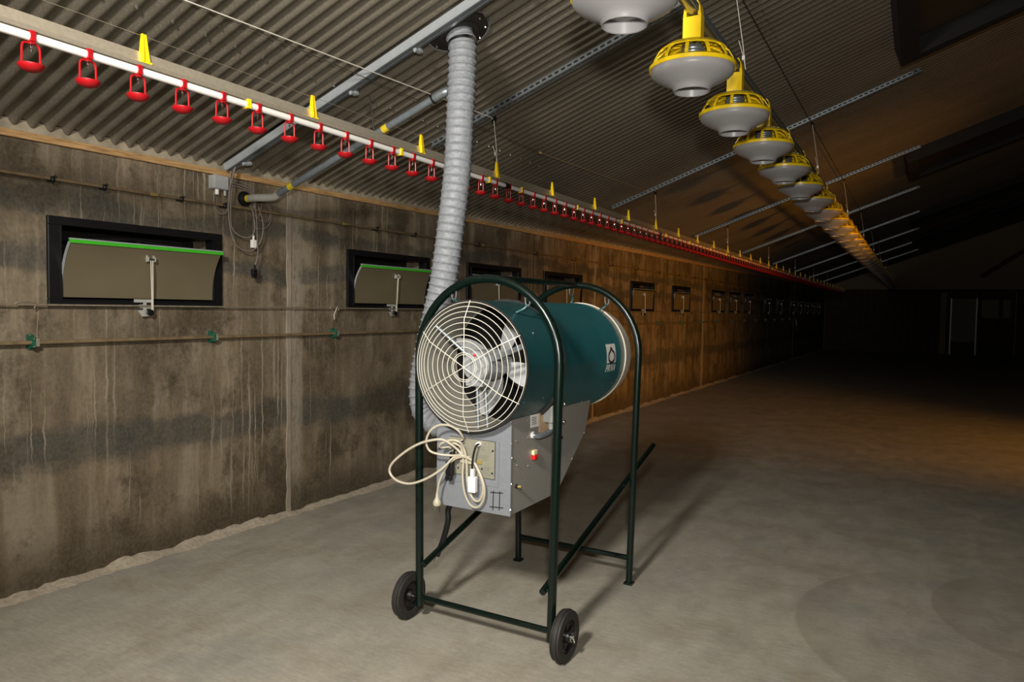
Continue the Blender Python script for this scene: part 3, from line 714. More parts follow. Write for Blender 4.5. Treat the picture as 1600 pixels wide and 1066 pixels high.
# ================================================================== AIR INLETS IN THE WALL
def make_inlet(label, group=None, lean=0.082, edge='green'):
    # local frame: x into the room, y along the wall, z up, origin at lower left corner on the wall face
    e = thing('air_inlet', (0, 0, 0), label, 'air inlet', group)
    w_, h_ = IN_W, IN_Z1-IN_Z0
    b = 0.05; d0, d1 = -0.06, 0.02
    MB().bbox((d0, 0, 0), (d1, w_, b*0.8)).build('frame_rail', 'black', e, 0.003)
    MB().bbox((d0, 0, h_-b*0.9), (d1, w_, h_)).build('frame_rail', 'black', e, 0.003)
    MB().bbox((d0, 0, b*0.8), (d1, b*1.3, h_-b*.9)).build('frame_rail', 'black', e, 0.003)
    MB().bbox((d0, w_-b*1.3, b*.8), (d1, w_, h_-b*.9)).build('frame_rail', 'black', e, 0.003)
    # raised inner lip
    m = MB(); m.bbox((d1-.001, b*1.2, b*.8), (d1+0.006, b*1.3, h_-b*.9)); m.bbox((d1-.001, w_-b*1.3, b*.8), (d1+0.006, w_-b*1.2, h_-b*.9)); m.bbox((d1-.001, b*1.2, b*.7), (d1+.006, w_-b*1.2, b*.8)); m.build('frame_lip', 'black', e)
    # hood behind the opening
    m = MB(); x0 = -T-0.12
    m.bbox((x0-.01, 0.03, 0), (x0, w_-.03, h_)); m.bbox((x0, 0.03, h_-.04), (d0, w_-.03, h_-.03)); m.bbox((x0, 0.03, 0.02), (d0, w_-.03, 0.03)); m.bbox((x0, 0.028, 0.02), (d0, 0.036, h_-.03)); m.bbox((x0, w_-.036, 0.02), (d0, w_-.028, h_-.03))
    m.build('hood', 'inside', e)
    m = MB(); m.bar((-0.10, 0.12, h_-.11), (-0.10, w_/2, h_-.075), 0.012, 0.012); m.bar((-0.10, w_/2, h_-.075), (-0.10, w_-.1, h_-.11), 0.012, 0.012); m.bar((-0.08, w_/2-.04, h_-.16), (-0.08, w_/2+.03, h_-.09), 0.02, 0.02); m.bar((-0.08, w_/2+.05, h_-.16), (-0.08, w_/2+.1, h_-.1), 0.02, 0.02)
    m.build('linkage', 'hubm', e)
    # curved flap hinged at the foot, leaning into the room at the top
    prof = []
    H0 = 0.05; H1 = 0.335
    for i in range(11):
        t = i/10; prof.append((0.012+0.002*t+lean*t**2.6, H0+(H1-H0)*t))
    ya, yb = b*1.38, w_-b*1.38
    m = MB(); vs = []
    for (x, z) in prof: vs += [(x, ya, z), (x, yb+0.0, z), (x-.006, ya, z), (x-.006, yb, z)]
    fs = []
    for i in range(10):
        a = i*4; c = a+4
        fs += [(a, a+1, c+1, c), (a+2, c+2, c+3, a+3), (a, c, c+2, a+2), (a+1, a+3, c+3, c+1)]
    m.add(vs, fs, True); fl = m.build('flap', 'flap', e)
    xt, zt = prof[-1]
    MB().bar((xt+.0, ya-.002, zt+.006), (xt+.0, yb+.012, zt+.006), 0.016, 0.018).build('green_edging' if edge == 'green' else 'dark_edging', edge, fl)
    MB().bar((xt-.003, ya-.002, zt+.0185), (xt-.003, yb+.012, zt+.0185), 0.016, 0.007).build('seal_strip', 'pvc_l', fl)
    m = MB(); 
    for i in range(10):
        (xa, za), (xb, zb) = prof[i], prof[i+1]
        m.bar((xa-.003, ya-.003, za), (xb-.003, ya-.003, zb), 0.006, 0.014)
    m.build('side_seal', 'pvc_l', fl)
    # pull bracket on the flap and cords to the lever below
    yc = 0.50*w_; i = 8; xq, zq = prof[8]
    for s in (-1, 1):
        m = MB().prism([(xq+.004, yc+s*.018, zq-.018), (xq+.03, yc+s*.018, zq-.016), (xq+.034, yc+s*.018, zq+.004), (xq+.006, yc+s*.018, zq+.026)], (0, 0.005*s, 0)); m.build('eyelet', 'bracket', fl)
    MB().cyl((xq+.02, yc-.018, zq-.004), (xq+.02, yc+.018, zq-.004), 0.007, 8).build('eyelet_pin', 'black', fl)
    lv = MB()
    yl = yc+.012
    lv.bbox((0.028, yl-.085, 0.028), (0.033, yl+.02, 0.046)); lv.bbox((0.028, yl-.03, -0.045), (0.033, yl-.012, 0.03)); lv.bbox((0.028, yl+.018, -0.05), (0.033, yl+.028, 0.036))
    lv.prism([(0.028, yl-.065, -0.018), (0.028, yl-.02, -.014), (0.028, yl-.008, -.022), (0.028, yl-.01, -.052), (0.028, yl-.04, -.052)], (0.005, 0, 0))
    lv.bbox((0.028, yl-.02, -0.006), (0.033, yl+.02, 0.004)); lv.bbox((0.028, yl-.02, -0.05), (0.033, yl+.024, -0.044)); lv.bbox((0.020, yl-.05, -0.004), (0.030, yl-.02, 0.016))
    lv.build('lever_bracket', 'bracket', e)
    MB().cyl((0.030, yl+.004, -0.03), (0.053, yl+.004, -.03), 0.018, 12).build('lever_pulley', 'black', e)
    m = MB(); m.tube([(xq+.024, yc-.004, zq), (0.0485, yl+.012, 0.02), (0.0485, yl+.010, -0.03)], 0.0028, 6); m.tube([(xq+.024, yc+.008, zq), (0.0485, yl+.018, 0.03), (0.0485, yl+.018, -0.03)], 0.0028, 6)
    m.build('pull_cord', 'rope', e)
    return e
LBL = {0: 'black framed air inlet with a green edged flap beside the cable bundle', 1: 'black framed air inlet with green edged flap half hidden behind the flexible duct'}
GEN = 'black framed air inlet further along the wall behind the heater'
GRP = 'air inlets further along the wall'
ang = -math.atan(WK)
pr_in = make_inlet(LBL[0]); pr_far = make_inlet('far', GRP, 0.028, 'hubm')
for i, y in enumerate(inY):
    c = pr_in if i == 0 else copy_tree(pr_in) if i == 1 else pr_far if i == 2 else copy_tree(pr_far)
    if i == 1: c['label'] = LBL[1]
    if i > 1: c['label'] = 'black framed air inlet in the concrete wall, %s one past the flexible duct' % ORD[i-2]; c['group'] = GRP
    c.location = W(y, IN_Z0); c.rotation_euler = (0, 0, ang)

# ================================================================== PIPES ALONG THE WALL
def wall_run(name, mat, z, r, off, y0, y1, label, cat):
    e = thing(name, W(y0, z, off), label, cat)
    a = e.location; MB().tube([(0, 0, 0), W(y1, z, off)-a], r, 10).build('pipe' if 'rod' not in name else 'rod', mat, e)
    return e
def along(e, y, z, off): return W(y, z, off)-e.location
ZU = 2.128
e = wall_run('misting_pipe', 'pipeb', ZU, 0.0085, 0.045, -1.0, YEND-0.2, 'slim brown metal misting pipe with black nozzle clips along the upper wall', 'pipe')
npx = [82, 163, 283, 350, 588, 648]
nys = [on_wall(x, 330, 0.045).y for x in npx]
clipm = MB(); clipm.ball((0, 0, 0), 0.017, (1, 0.8, 1), 10); clipm.cyl((-.04, 0, -0.004), (0.0, 0, -0.004), 0.007, 8); clipm.cyl((0, 0.006, 0.008), (0.008, 0.016, 0.018), 0.007, 8)
cme = clipm.mesh('nozzle_clip', MT['black'])
y = nys[-1]
while y < YEND-2: y += random.choice((0.75, 1.2, 1.0)); nys.append(y)
for y in nys: put(cme, 'nozzle_clip', e, along(e, y, ZU-0.003, 0.047))
jm = MB().tube([(0, -0.02, 0), (0, 0.02, 0)], 0.0115, 10).mesh('pipe_union', MT['gold'])
for y in (on_wall(240, 305, .045).y, on_wall(538, 350, .045).y, 6.1, 8.2, 11.5): put(jm, 'pipe_union', e, along(e, y, ZU, 0.045))

ZR = 1.483
e = wall_run('inlet_control_rod', 'pipes', ZR, 0.0055, 0.0382, -1.0, YEND-1.0, 'thin steel rod linking the inlet levers along the wall', 'rod')
for px in (38, 522):
    yh = on_wall(px, 480, .04).y
    p0 = along(e, yh, ZR, 0.036)
    MB().tube(smooth_path([p0+Vector((0, -0.05, -.006)), p0+Vector((.01, -.03, .012)), p0+Vector((.012, 0.02, .014)), p0+Vector((.008, 0.05, .004)), p0+Vector((.0, .048, -.018))], 5), 0.004, 8).build('hook', 'pipes', e)
p0 = along(e, on_wall(524, 485, .04).y, ZR, 0.045)
MB().tube(smooth_path([p0+Vector((0, 0.02, .008)), p0+Vector((.01, -.0, .0)), p0+Vector((.012, -.03, -.05)), p0+Vector((.01, -.025, -.085))], 5), 0.0035, 6).build('cord_end', 'rope', e)

ZL = 1.292
yend_l = 24.6
e = wall_run('wall_pipe', 'pipeb', ZL, 0.0105, 0.04, -1.0, yend_l, 'brown pipe held by green clamps along the wall below the inlets', 'pipe')
cl_ = MB(); cl_.bbox((-0.04, -0.013, -0.034), (-0.026, 0.013, 0.040)); cl_.bbox((-0.03, -0.011, -0.026), (0.017, 0.004, 0.028)); clm_ = cl_.mesh('pipe_clamp', MT['clampg'])
pl_ = MB().bbox((-0.02, 0.006, -0.020), (0.014, 0.024, 0.020)).mesh('clamp_plate', MT['plate'])
bl_ = MB().ball((0.018, -0.004, 0.02), 0.004, n=8).ball((0.018, -0.004, -0.02), 0.004, n=8).ball((-.025, -0.002, 0.034), 0.0045, n=8).ball((0.015, 0.016, 0.013), 0.003, n=8).mesh('bolt', MT['chrome'])
cy = [on_wall(52, 538, .04).y, on_wall(334, 525, .04).y, on_wall(524, 520, .04).y]
y = cy[-1]
while y+1.23 < yend_l-.3: y += 1.23; cy.append(y)
for y in cy:
    c = put(clm_, 'pipe_clamp', e, along(e, y, ZL, 0.04)); put(pl_, 'clamp_plate', c, (0, 0, 0)); put(bl_, 'bolt', c, (0, 0, 0))
p1 = along(e, yend_l, ZL, 0.04)
MB().tube(smooth_path([p1, p1+Vector((0.02, 0.05, 0.0)), p1+Vector((0.04, .07, -.1)), p1+Vector((0.05, .08, -.2))], 4), 0.012, 8).build('end_elbow', 'bracket', e)
e2 = thing('counterweight', W(yend_l+.1, ZL-.34, 0.1), 'dark round counterweight hanging at the end of the wall pipe', 'weight')
MB().lathe([(0.0001, -0.11), (0.06, -0.09), (0.085, 0.0), (0.06, 0.09), (0.012, 0.11), (0.012, 0.16)], n=16).build('weight_body', 'matblack', e2)

# ================================================================== JUNCTION BOX, CABLES AND PLUGS
jc = on_wall(337, 288)
e = thing('junction_box', W(jc.y, jc.z-0.035), 'small grey plastic junction box on the concrete wall under the eave', 'junction box')
MB().bbox((0, -0.055, 0), (0.048, 0.05, 0.085)).build('box_body', 'jbox', e, 0.004)
MB().bbox((0.0485, -0.055, 0), (0.062, 0.05, 0.085)).build('box_lid', 'jbox', e, 0.004)
MB().cyl((0.03, -0.015, -0.034), (0.03, -0.015, 0.0), 0.013, 10).build('cable_gland', 'white', e)
MB().cyl((0.03, 0.045, -0.034), (0.03, 0.045, 0.0), 0.009, 10).build('cable_gland', 'jbox', e)
JB = e.location.copy()
def wp(px, py, off=0.035): return on_wall(px, py, off)
def cable(name, pts, r, mat, label, off=0.03, sub=7, cat='cable', group=None):
    P = [wp(p[0], p[1], p[2] if len(p) > 2 else off) for p in pts]
    o0 = P[0].copy(); mm = MB().tube([q-o0 for q in smooth_path(P, sub)], r, 8)
    o = mm.build(name, mat, loc=o0); return tag(o, label, cat, group)
cable('power_cable', [(334, 302, .03), (335, 322, .03), (344, 334, .03), (355, 329, .03), (359, 302, .03), (359, 282, .036), (361, 267, .05), (366, 256, .08)], 0.0056, 'gcab', 'grey cable looping from the junction box up to the trunking')
bl = 'grey cable coiled behind the galvanised pipe at the wall'
gp = 'coiled cables at the wall pipe'
cable('coiled_cable', [(367, 256, .10), (363, 285, .080), (360, 330, .064), (362, 355, .060), (375, 369, .058), (392, 370, .058), (398, 355, .060), (395, 332, .066), (391, 321, .072)], 0.0048, 'gcab', 'grey cable hanging in a long loop from the trunking down to the white socket', group=gp)
cable('coiled_cable', [(369, 257, .116), (358, 300, .094), (358, 345, .076), (366, 378, .073), (380, 391, .072), (396, 391, .072), (408, 375, .072), (411, 350, .072), (404, 324, .074)], 0.004, 'gcab', 'grey cable hanging in the lowest loop beneath the white socket connector', group=gp)
cable('coiled_cable', [(349, 285, .024), (368, 287, .024), (388, 295, .024), (398, 307, .024), (400, 335, .024), (408, 345, .024), (419, 345, .024), (422, 330, .024), (414, 316, .024)], 0.0038, 'gcab', bl, group=gp)
cable('coiled_cable', [(349, 291, .0135), (366, 291, .0135), (386, 297, .0135), (396, 309, .0135), (397, 350, .0135), (410, 358, .0135), (421, 350, .0135), (424, 330, .0135), (416, 314, .0135)], 0.0038, 'gcab', bl, group=gp)
cable('coiled_cable', [(358, 284, .0045), (378, 294, .0045), (391, 300, .0045), (397, 298, .0045), (390, 290, .0045), (374, 284, .0045), (358, 281, .0045)], 0.0035, 'gcab', bl, group=gp)
cable('coiled_cable', [(399, 312, .0325), (397, 333, .0325), (404, 340, .0325), (409, 318, .0325)], 0.0036, 'gcab', bl, group=gp)
cable('plug_cable', [(398, 320, .086), (401, 345, .086), (402, 380, .086), (403, 395, .086), (399, 414, .086)], 0.0033, 'gcab', 'thin grey cable hanging straight down to the black plug connector')
q = wp(396, 381, .055)
e = thing('socket_connector', q, 'white inline socket connector hanging from a coiled grey cable', 'connector')
MB().bbox((-0.012, -0.018, -0.028), (0.012, 0.018, 0.026)).build('connector_body', 'white', e, 0.004)
MB().cyl((0, 0, 0.026), (0, 0, 0.055), 0.007, 8).build('cable_sleeve', 'white', e)
q = wp(397, 426, .086)
e = thing('plug_connector', q, 'black plug connector hanging on a thin grey cable by the wall', 'connector')
MB().bbox((-0.014, -0.017, -0.016), (0.014, 0.017, 0.022)).build('connector_body', 'black', e, 0.004)
MB().bbox((-0.011, -0.013, -0.034), (0.011, 0.013, -0.0165)).build('connector_nose', 'black', e, 0.002)
MB().cyl((0, 0.004, 0.022), (0, 0.008, 0.05), 0.007, 8).build('cable_sleeve', 'black', e)

# ================================================================== THE HEATER
HX, HZ, HR = -1.675, 1.247, 0.287
FYF, FYR = 2.72, 3.69
e = thing('mobile_heater', (HX, 3.2, 0), 'teal cylindrical fan heater with grey control box on a dark green wheeled tube frame', 'heater')
HT = e; O = Vector((HX, 3.2, 0))
def h(v): return Vector(v)-O
def hb(mb, name, mat, parent=None, bevel=0.0):
    # vertices are given in world space; the object sits at the heater's origin
    par = HT if parent is None else parent
    mb.v = [(v[0]-O.x, v[1]-O.y, v[2]-O.z) for v in mb.v]
    return mb.build(name, mat, par, bevel)
def arch(Y, r, foot, wb, wt):
    pts = []
    zt = 1.265
    for i in range(9): t = i/8; pts.append((HX-(wb+(wt-wb)*t), Y, foot+(zt-foot)*t))
    for i in range(1, 24): a = PI-PI*i/24; pts.append((HX+wt*math.cos(a), Y, zt+wt*math.sin(a)))
    for i in range(9): t = 1-i/8; pts.append((HX+(wb+(wt-wb)*t), Y, foot+(zt-foot)*t))
    return MB().tube(pts, r, 14)
hb(arch(FYF, 0.019, 0.075, 0.350, 0.367), 'front_arch', 'fgreen')
hb(arch(FYR, 0.018, 0.012, 0.347, 0.372), 'rear_arch', 'fgreen')
hb(MB().tube([(HX-.01, FYF, 1.638), (HX, FYR, 1.640)], 0.014, 12), 'top_rail', 'fgreen')
hb(MB().tube([(HX-.350, FYF, 0.115), (HX+.350, FYF, 0.115)], 0.0135, 12), 'axle_bar', 'fgreen')
hb(MB().tube([(HX-.348, FYR, 0.145), (HX+.348, FYR, 0.145)], 0.0145, 12), 'rear_crossbar', 'fgreen')
for s in (-1, 1):
    hx = HX+s*0.315
    hb(MB().tube([(hx, 2.70, 0.285), (hx, 4.15, 0.690)], 0.0155, 12), 'handle_bar', 'fgreen')
    hb(MB().cyl((hx-s*.01, FYF, 0.29), (hx+s*.05, FYF, 0.29), 0.007, 8), 'handle_bolt', 'hubm')
    hb(MB().bbox((HX+s*.347-.024, FYR-.024, 0.0), (HX+s*.347+.024, FYR+.024, 0.012)), 'foot_plate', 'fgreen', bevel=0.002)
    # wheel
    wx = HX+s*0.415
    tyre = MB().lathe([(0.070, -0.022), (0.095, -0.023), (0.107, -0.020), (0.108, -0.014), (0.1055, -0.012), (0.1055, -0.009), (0.1105, -0.008), (0.1120, 0.0), (0.1105, 0.008), (0.1055, 0.009), (0.1055, 0.012), (0.108, 0.014), (0.107, 0.020), (0.095, 0.023), (0.070, 0.022)], 'X', (wx, FYF, 0.112), 40, closed=True)
    wheel = hb(tyre, 'wheel', 'rubber')
    hb(MB().lathe([(0.069, -0.015), (0.060, -0.018), (0.055, -0.008), (0.030, -0.006), (0.024, -0.026), (0.012, -0.026), (0.012, 0.026), (0.024, 0.026), (0.030, 0.006), (0.055, 0.008), (0.060, 0.018), (0.069, 0.015)], 'X', (wx, FYF, 0.112), 30), 'wheel_rim', 'hubm', wheel)
    hb(MB().cyl((HX+s*.34, FYF, 0.112), (HX+s*.455, FYF, 0.112), 0.010, 12), 'axle_stub', 'chrome', wheel)
    for k in range(5):
        a = 2*PI*k/5+.4
        hb(MB().bar((wx+s*.010, FYF+.026*math.cos(a), .112+.026*math.sin(a)), (wx+s*.010, FYF+.058*math.cos(a), .112+.058*math.sin(a)), 0.010, 0.010, Vector((1, 0, 0))), 'wheel_rib', 'hubm', wheel)
    px_ = wx+s*.034
    hb(MB().tube([(px_, FYF+.016*math.cos(a), .112+.018*math.sin(a)) for a in [PI*.25+i*PI*1.5/12 for i in range(13)]]+[(px_, FYF+.018, .098), (px_+s*.006, FYF+.012, .085)], 0.0025, 6), 'split_pin', 'chrome', wheel)

# drum
NR = 72
hb(MB().lathe([(HR-.006, 2.595), (HR, 2.592), (HR+.001, 2.60), (HR, 2.605), (HR, 2.905), (HR-.006, 2.905), (HR-.006, 2.62)], 'Y', (HX, 0, HZ), NR, closed=True), 'fan_housing', 'teal')
hb(MB().lathe([(HR-.007, 2.589), (HR+.002, 2.589), (HR+.002, 2.596), (HR-.007, 2.596)], 'Y', (HX, 0, HZ), NR, closed=True), 'front_edging', 'matblack')
hb(MB().lathe([(HR-.0075, 2.60), (HR-.0075, 2.90), (HR-.012, 2.90)], 'Y', (HX, 0, HZ), NR), 'inner_liner', 'liner')
hb(MB().lathe([(HR-.004, 2.905), (HR+.012, 2.908), (HR+.013, 2.928), (HR-.004, 2.931)], 'Y', (HX, 0, HZ), NR, closed=True), 'joint_band', 'rubber')
hb(MB().lathe([(HR-.012, 2.928), (HR, 2.928), (HR, 3.64), (HR+.003, 3.644), (HR, 3.650), (HR, 3.715), (HR-.012, 3.715)], 'Y', (HX, 0, HZ), NR), 'burner_drum', 'teal')
hb(MB().lathe([(HR-.010, 3.712), (HR+.006, 3.712), (HR+.006, 3.722), (HR-.010, 3.722)], 'Y', (HX, 0, HZ), NR, closed=True), 'rear_edging', 'cream')
hb(MB().lathe([(HR-.008, 3.71), (HR-.009, 3.80), (HR-.016, 3.850), (HR-.020, 3.850), (HR-.014, 3.79), (HR-.014, 3.71)], 'Y', (HX, 0, HZ), NR, closed=True), 'outlet_cone', 'cream')
hb(MB().lathe([(HR-.0118, 2.90), (HR-.0118, 3.03)], 'Y', (HX, 0, HZ), NR), 'dark_liner', 'matblack')
hb(MB().lathe([(0.0001, 3.15), (0.16, 3.15), (HR-.012, 3.02)], 'Y', (HX, 0, HZ), 48), 'burner_baffle', 'hubm')
# fan guard
g = MB()
def gy(r): return 2.548 if r < 0.205 else 2.548+(r-0.205)/(0.285-0.205)*0.045
rings = [0.054, 0.062, 0.086, 0.112, 0.138, 0.164, 0.190, 0.214, 0.238, 0.260, 0.279]
for r in rings:
    g.tube([(HX+r*math.cos(2*PI*k/64), gy(r), HZ+r*math.sin(2*PI*k/64)) for k in range(64)], 0.00165, 6, closed=True)
for k in range(6):
    a = PI/2+k*PI/3; c, s_ = math.cos(a), math.sin(a)
    g.tube([(HX+r*c, gy(r)-.003, HZ+r*s_) for r in (0.0, 0.205, 0.288)], 0.002, 6)
hb(g, 'fan_guard', 'wirew')
# motor, struts, fan
mo = MB().lathe([(0.0001, 2.632), (0.060, 2.632), (0.068, 2.640), (0.070, 2.66), (0.070, 2.80), (0.055, 2.815), (0.0001, 2.815)], 'Y', (HX+.0, 0, HZ), 36)
motor = hb(mo, 'motor', 'mgrey')
hb(MB().bbox((HX-.045, 2.628, HZ-.09), (HX+.045, 2.70, HZ-.058)), 'terminal_box', 'mgrey', motor, 0.004)
hb(MB().ball((HX+.0, 2.631, HZ+.048), 0.007, n=8), 'red_dot', 'redsw', motor)
for a0 in (PI*0.80, PI*0.13, PI*1.53):
    for da, yy in ((-.10, 2.655), (.10, 2.70)):
        a = a0+da; A = (HX+.066*math.cos(a), yy, HZ+.066*math.sin(a)); B = (HX+.276*math.cos(a0+da*.35), yy-.01, HZ+.276*math.sin(a0+da*.35))
        hb(MB().tube([A, B], 0.0075, 8), 'motor_strut', 'galv', motor)
fan = hb(MB().lathe([(0.0001, 2.822), (0.05, 2.822), (0.052, 2.88), (0.0001, 2.88)], 'Y', (HX, 0, HZ), 24), 'fan_hub', 'mgrey')
for k in range(4):
    a = math.radians(-20)+k*2*PI/4
    bm_ = MB(); vs = []; nr = 7
    for i in range(nr):
        t = i/(nr-1); r = 0.048+(0.262-0.048)*t; hw = 0.018+0.044*math.sin(PI*min(1, t*0.85+.12)); tw = 0.75-0.38*t
        for s_ in (-1, 1):
            da = s_*hw/max(r, .05)*math.cos(tw)*.95; yy = 2.85+s_*hw*math.sin(tw)*.55
            vs.append((HX+r*math.cos(a+da), yy, HZ+r*math.sin(a+da)))
    o_ = len(vs); vs += [(v[0], v[1]+.003, v[2]) for v in vs]
    fs = [(i*2, i*2+1, i*2+3, i*2+2) for i in range(nr-1)]+[(o_+i*2, o_+i*2+2, o_+i*2+3, o_+i*2+1) for i in range(nr-1)]
    bm_.add(vs, fs, True)
    hb(bm_, 'fan_blade', 'blade', fan)
# shackles between arch and drum
def shackle(ax, ay, az, bx_, by, bz):
    hb(MB().tube(smooth_path([(ax-.012, ay, az), (ax-.010, ay, az-.03), (ax, ay, az-.042), (ax+.010, ay, az-.03), (ax+.012, ay, az)], 4), 0.0035, 6), 'shackle', 'galv')
    hb(MB().tube(smooth_path([(ax, ay, az-.036), ((ax+bx_)/2+.01, (ay+by)/2, (az-.036+bz)/2), (bx_, by, bz)], 4), 0.0055, 8), 'suspension_hook', 'tealb')
def arcp(a, Y, r=.367): return (HX+r*math.cos(a), Y, 1.265+r*math.sin(a)-.012)
for a, Y in ((math.radians(118), FYF), (math.radians(55), FYF), (math.radians(95), FYR), (math.radians(60), FYR)):
    A = arcp(a, Y); Bq = (HX+(HR+.002)*math.cos(a), Y-.02, HZ+(HR+.002)*math.sin(a)); shackle(*A, *Bq)
# bolts on the drum
def on_drum(px, py, rr=HR):
    d = ray(px, py); ox, oz = -HX, CH-HZ
    A = d.x*d.x+d.z*d.z; B = 2*(d.x*ox+d.z*oz); C_ = ox*ox+oz*oz-rr*rr
    t = (-B-math.sqrt(max(0, B*B-4*A*C_)))/(2*A); return CC+d*t
for px, py in ((833, 521), (818, 629), (849, 622), (941, 603), (956, 598)):
    q = on_drum(px, py); hb(MB().ball(q, 0.006, n=8), 'drum_bolt', 'chrome' if px == 833 else 'tealb')
# logo and lettering, wrapped on the drum
def drum_pt(s_, a, r): return (HX+r*math.cos(a), s_, HZ+r*math.sin(a))
P0 = on_drum(955, 537.5); P1 = on_drum(955, 567); P2 = on_drum(955, 580)
ya_ = on_drum(947.5, 550).y; yb_ = on_drum(962, 552).y
aa = [math.atan2(q.z-HZ, q.x-HX) for q in (P0, P1, P2)]
def wrap_grid(y0, y1, a0, a1, r, n=8, m_=2):
    mb = MB(); vs = [drum_pt(y0+(y1-y0)*j/m_, a0+(a1-a0)*i/n, r) for i in range(n+1) for j in range(m_+1)]
    k = m_+1
    mb.add(vs, [(i*k+j, i*k+j+1, (i+1)*k+j+1, (i+1)*k+j) for i in range(n) for j in range(m_)]); return mb
badge = hb(wrap_grid(ya_, yb_, aa[0], aa[1], HR+.0012), 'badge', 'white')
def stroke(pts, wd, r):
    # pts in badge units (u 0..1 along drum, v 0..1 down)
    mb = MB(); P = smooth_path([Vector((p[0], p[1], 0)) for p in pts], 6); vs = []
    LY = yb_-ya_; LA = (aa[1]-aa[0])
    asp = abs(LA)*HR/LY
    for i, p in enumerate(P):
        t = (P[min(i+1, len(P)-1)]-P[max(i-1, 0)]); t = Vector((t.x, t.y*asp, 0)).normalized(); nn = Vector((-t.y, t.x/1.0, 0))
        for s_ in (-1, 1):
            u = p.x+nn.x*wd*s_; v_ = p.y+nn.y*wd*s_/asp
            vs.append(drum_pt(ya_+LY*u, aa[0]+LA*v_, r))
    mb.add(vs, [(i*2, i*2+1, i*2+3, i*2+2) for i in range(len(P)-1)]); return mb
for pts in ([(0.42, .98), (0.22, .82), (0.20, .58), (0.34, .42), (0.46, .30), (0.48, .16)],
            [(0.56, .98), (0.80, .84), (0.84, .62), (0.74, .44), (0.60, .36), (0.56, .26)],
            [(0.40, .98), (0.60, .98)], [(0.52, .30), (0.62, .22)]):
    hb(stroke(pts, 0.05, HR+.0022), 'badge_drawing', 'ink', badge)
tc = bpy.data.curves.new('lettering', 'FONT'); tc.body = 'PRIVA'; tc.size = 1.0; tc.shear = 0.25; tc.offset = 0.025
to = bpy.data.objects.new('lettering', tc); COL.objects.link(to); bpy.context.view_layer.update()
dg = bpy.context.evaluated_depsgraph_get(); tme = bpy.data.meshes.new_from_object(to.evaluated_get(dg))
bpy.data.objects.remove(to)
xs = [v.co.x for v in tme.vertices]; ysv = [v.co.y for v in tme.vertices]
x0, x1, y0, y1 = min(xs), max(xs), min(ysv), max(ysv)
for v in tme.vertices:
    u = (v.co.x-x0)/(x1-x0); t = (v.co.y-y0)/(y1-y0)
    a = aa[2]+(aa[1]-0.025-aa[2])*t
    p = drum_pt(ya_-.004+(yb_-ya_+.006)*u, a, HR+.0014); v.co = Vector(p)-O
tme.materials.clear(); tme.materials.append(MT['white'])
put(tme, 'lettering', HT, (0, 0, 0))

# control box hanging below the drum
BX0, BX1, BY, BZ = -1.872, -1.492, 2.645, 0.612
def yback(z): return 3.10+(z-BZ)/(0.87-BZ)*0.33 if z < 0.87 else 3.43+(z-0.87)/0.16*0.06
zs_ = lambda x: HZ-math.sqrt((HR+.001)**2-(x-HX)**2)
per = [(BX0, BZ), (BX1, BZ), (BX1, 0.87), (BX1, zs_(BX1))]
for i in range(1, 16): x = BX1+(BX0-BX1)*i/16; per.append((x, zs_(x)))
per += [(BX0, zs_(BX0)), (BX0, 0.87)]
n = len(per)
m = MB(); vs = [(x, BY, z) for x, z in per]+[(x, yback(z), z) for x, z in per]
m.add(vs, [tuple(range(n-1, -1, -1))]+[(i, (i+1) % n, n+(i+1) % n, n+i) for i in range(n)]+[(n, n+1, n+2, 2*n-1), tuple(range(n+2, 2*n))])
body = hb(m, 'control_box', 'boxm')
# front panel plate with folded edges
m = MB(); fp = [(BX0-.003, BZ-.003), (BX1+.003, BZ-.003), (BX1+.003, zs_(BX1))]
for i in range(1, 16): x = BX1+(BX0-BX1)*i/16; fp.append((x, zs_(x)-.004))
fp.append((BX0-.003, zs_(BX0)))
m.prism([(x, BY-.0065, z) for x, z in fp], (0, 0.006, 0)); hb(m, 'front_panel', 'panelg', body)
PYF = BY-.0065
def fpx(px, py, dy=0.0): return at_y(px, py, PYF-dy)
def quad_plate(c4, th, name, mat, parent):
    q = [fpx(*p) for p in c4]; mb = MB(); mb.prism(q, (0, -th, 0)); return hb(mb, name, mat, parent)
cv = quad_plate([(689, 678), (781, 690), (779, 762), (690, 748)], 0.003, 'cover_plate', 'panelg', body)
npz = [fpx(*p) for p in ((702, 681), (774, 691), (773, 750), (705, 739))]
mb = MB(); mb.prism([q+Vector((0, -.003, 0)) for q in npz], (0, -.002, 0)); nam = hb(mb, 'name_plate', 'plate', cv)
PN = PYF-.0055
# dark rubber gasket lines and printing
def pline(a, b, wd, name, mat, Y=PN, parent=nam):
    A = at_y(*a, Y); B = at_y(*b, Y); return hb(MB().bar(A, B, wd, 0.0008, Vector((0, 1, 0))), name, mat, parent)
pline((702, 681), (774, 691), 0.002, 'border_line', 'ink', PN); pline((774, 691), (773, 750), 0.002, 'border_line', 'ink'); pline((773, 750), (705, 739), 0.002, 'border_line', 'ink')
random.seed(11)
pm = MB()
for (x0, y0, x1, rows, dy) in ((748, 698, 757, 3, 2.4), (743, 711, 762, 4, 2.5), (752, 730, 766, 7, 2.3), (712, 693, 718, 3, 2.2), (711, 718, 718, 3, 2.4), (727, 737, 745, 2, 3.0)):
    for r_ in range(rows):
        x = x0
        while x < x1-1:
            l_ = random.uniform(1.2, 3.2); y = y0+r_*dy+(x-x0)*0.14
            A = at_y(x, y, PN); B = at_y(min(x+l_, x1), y+l_*0.14, PN); pm.bar(A, B, 0.0016, 0.0006, Vector((0, 1, 0))); x += l_+0.8
hb(pm, 'printed_text', 'inkf', nam)
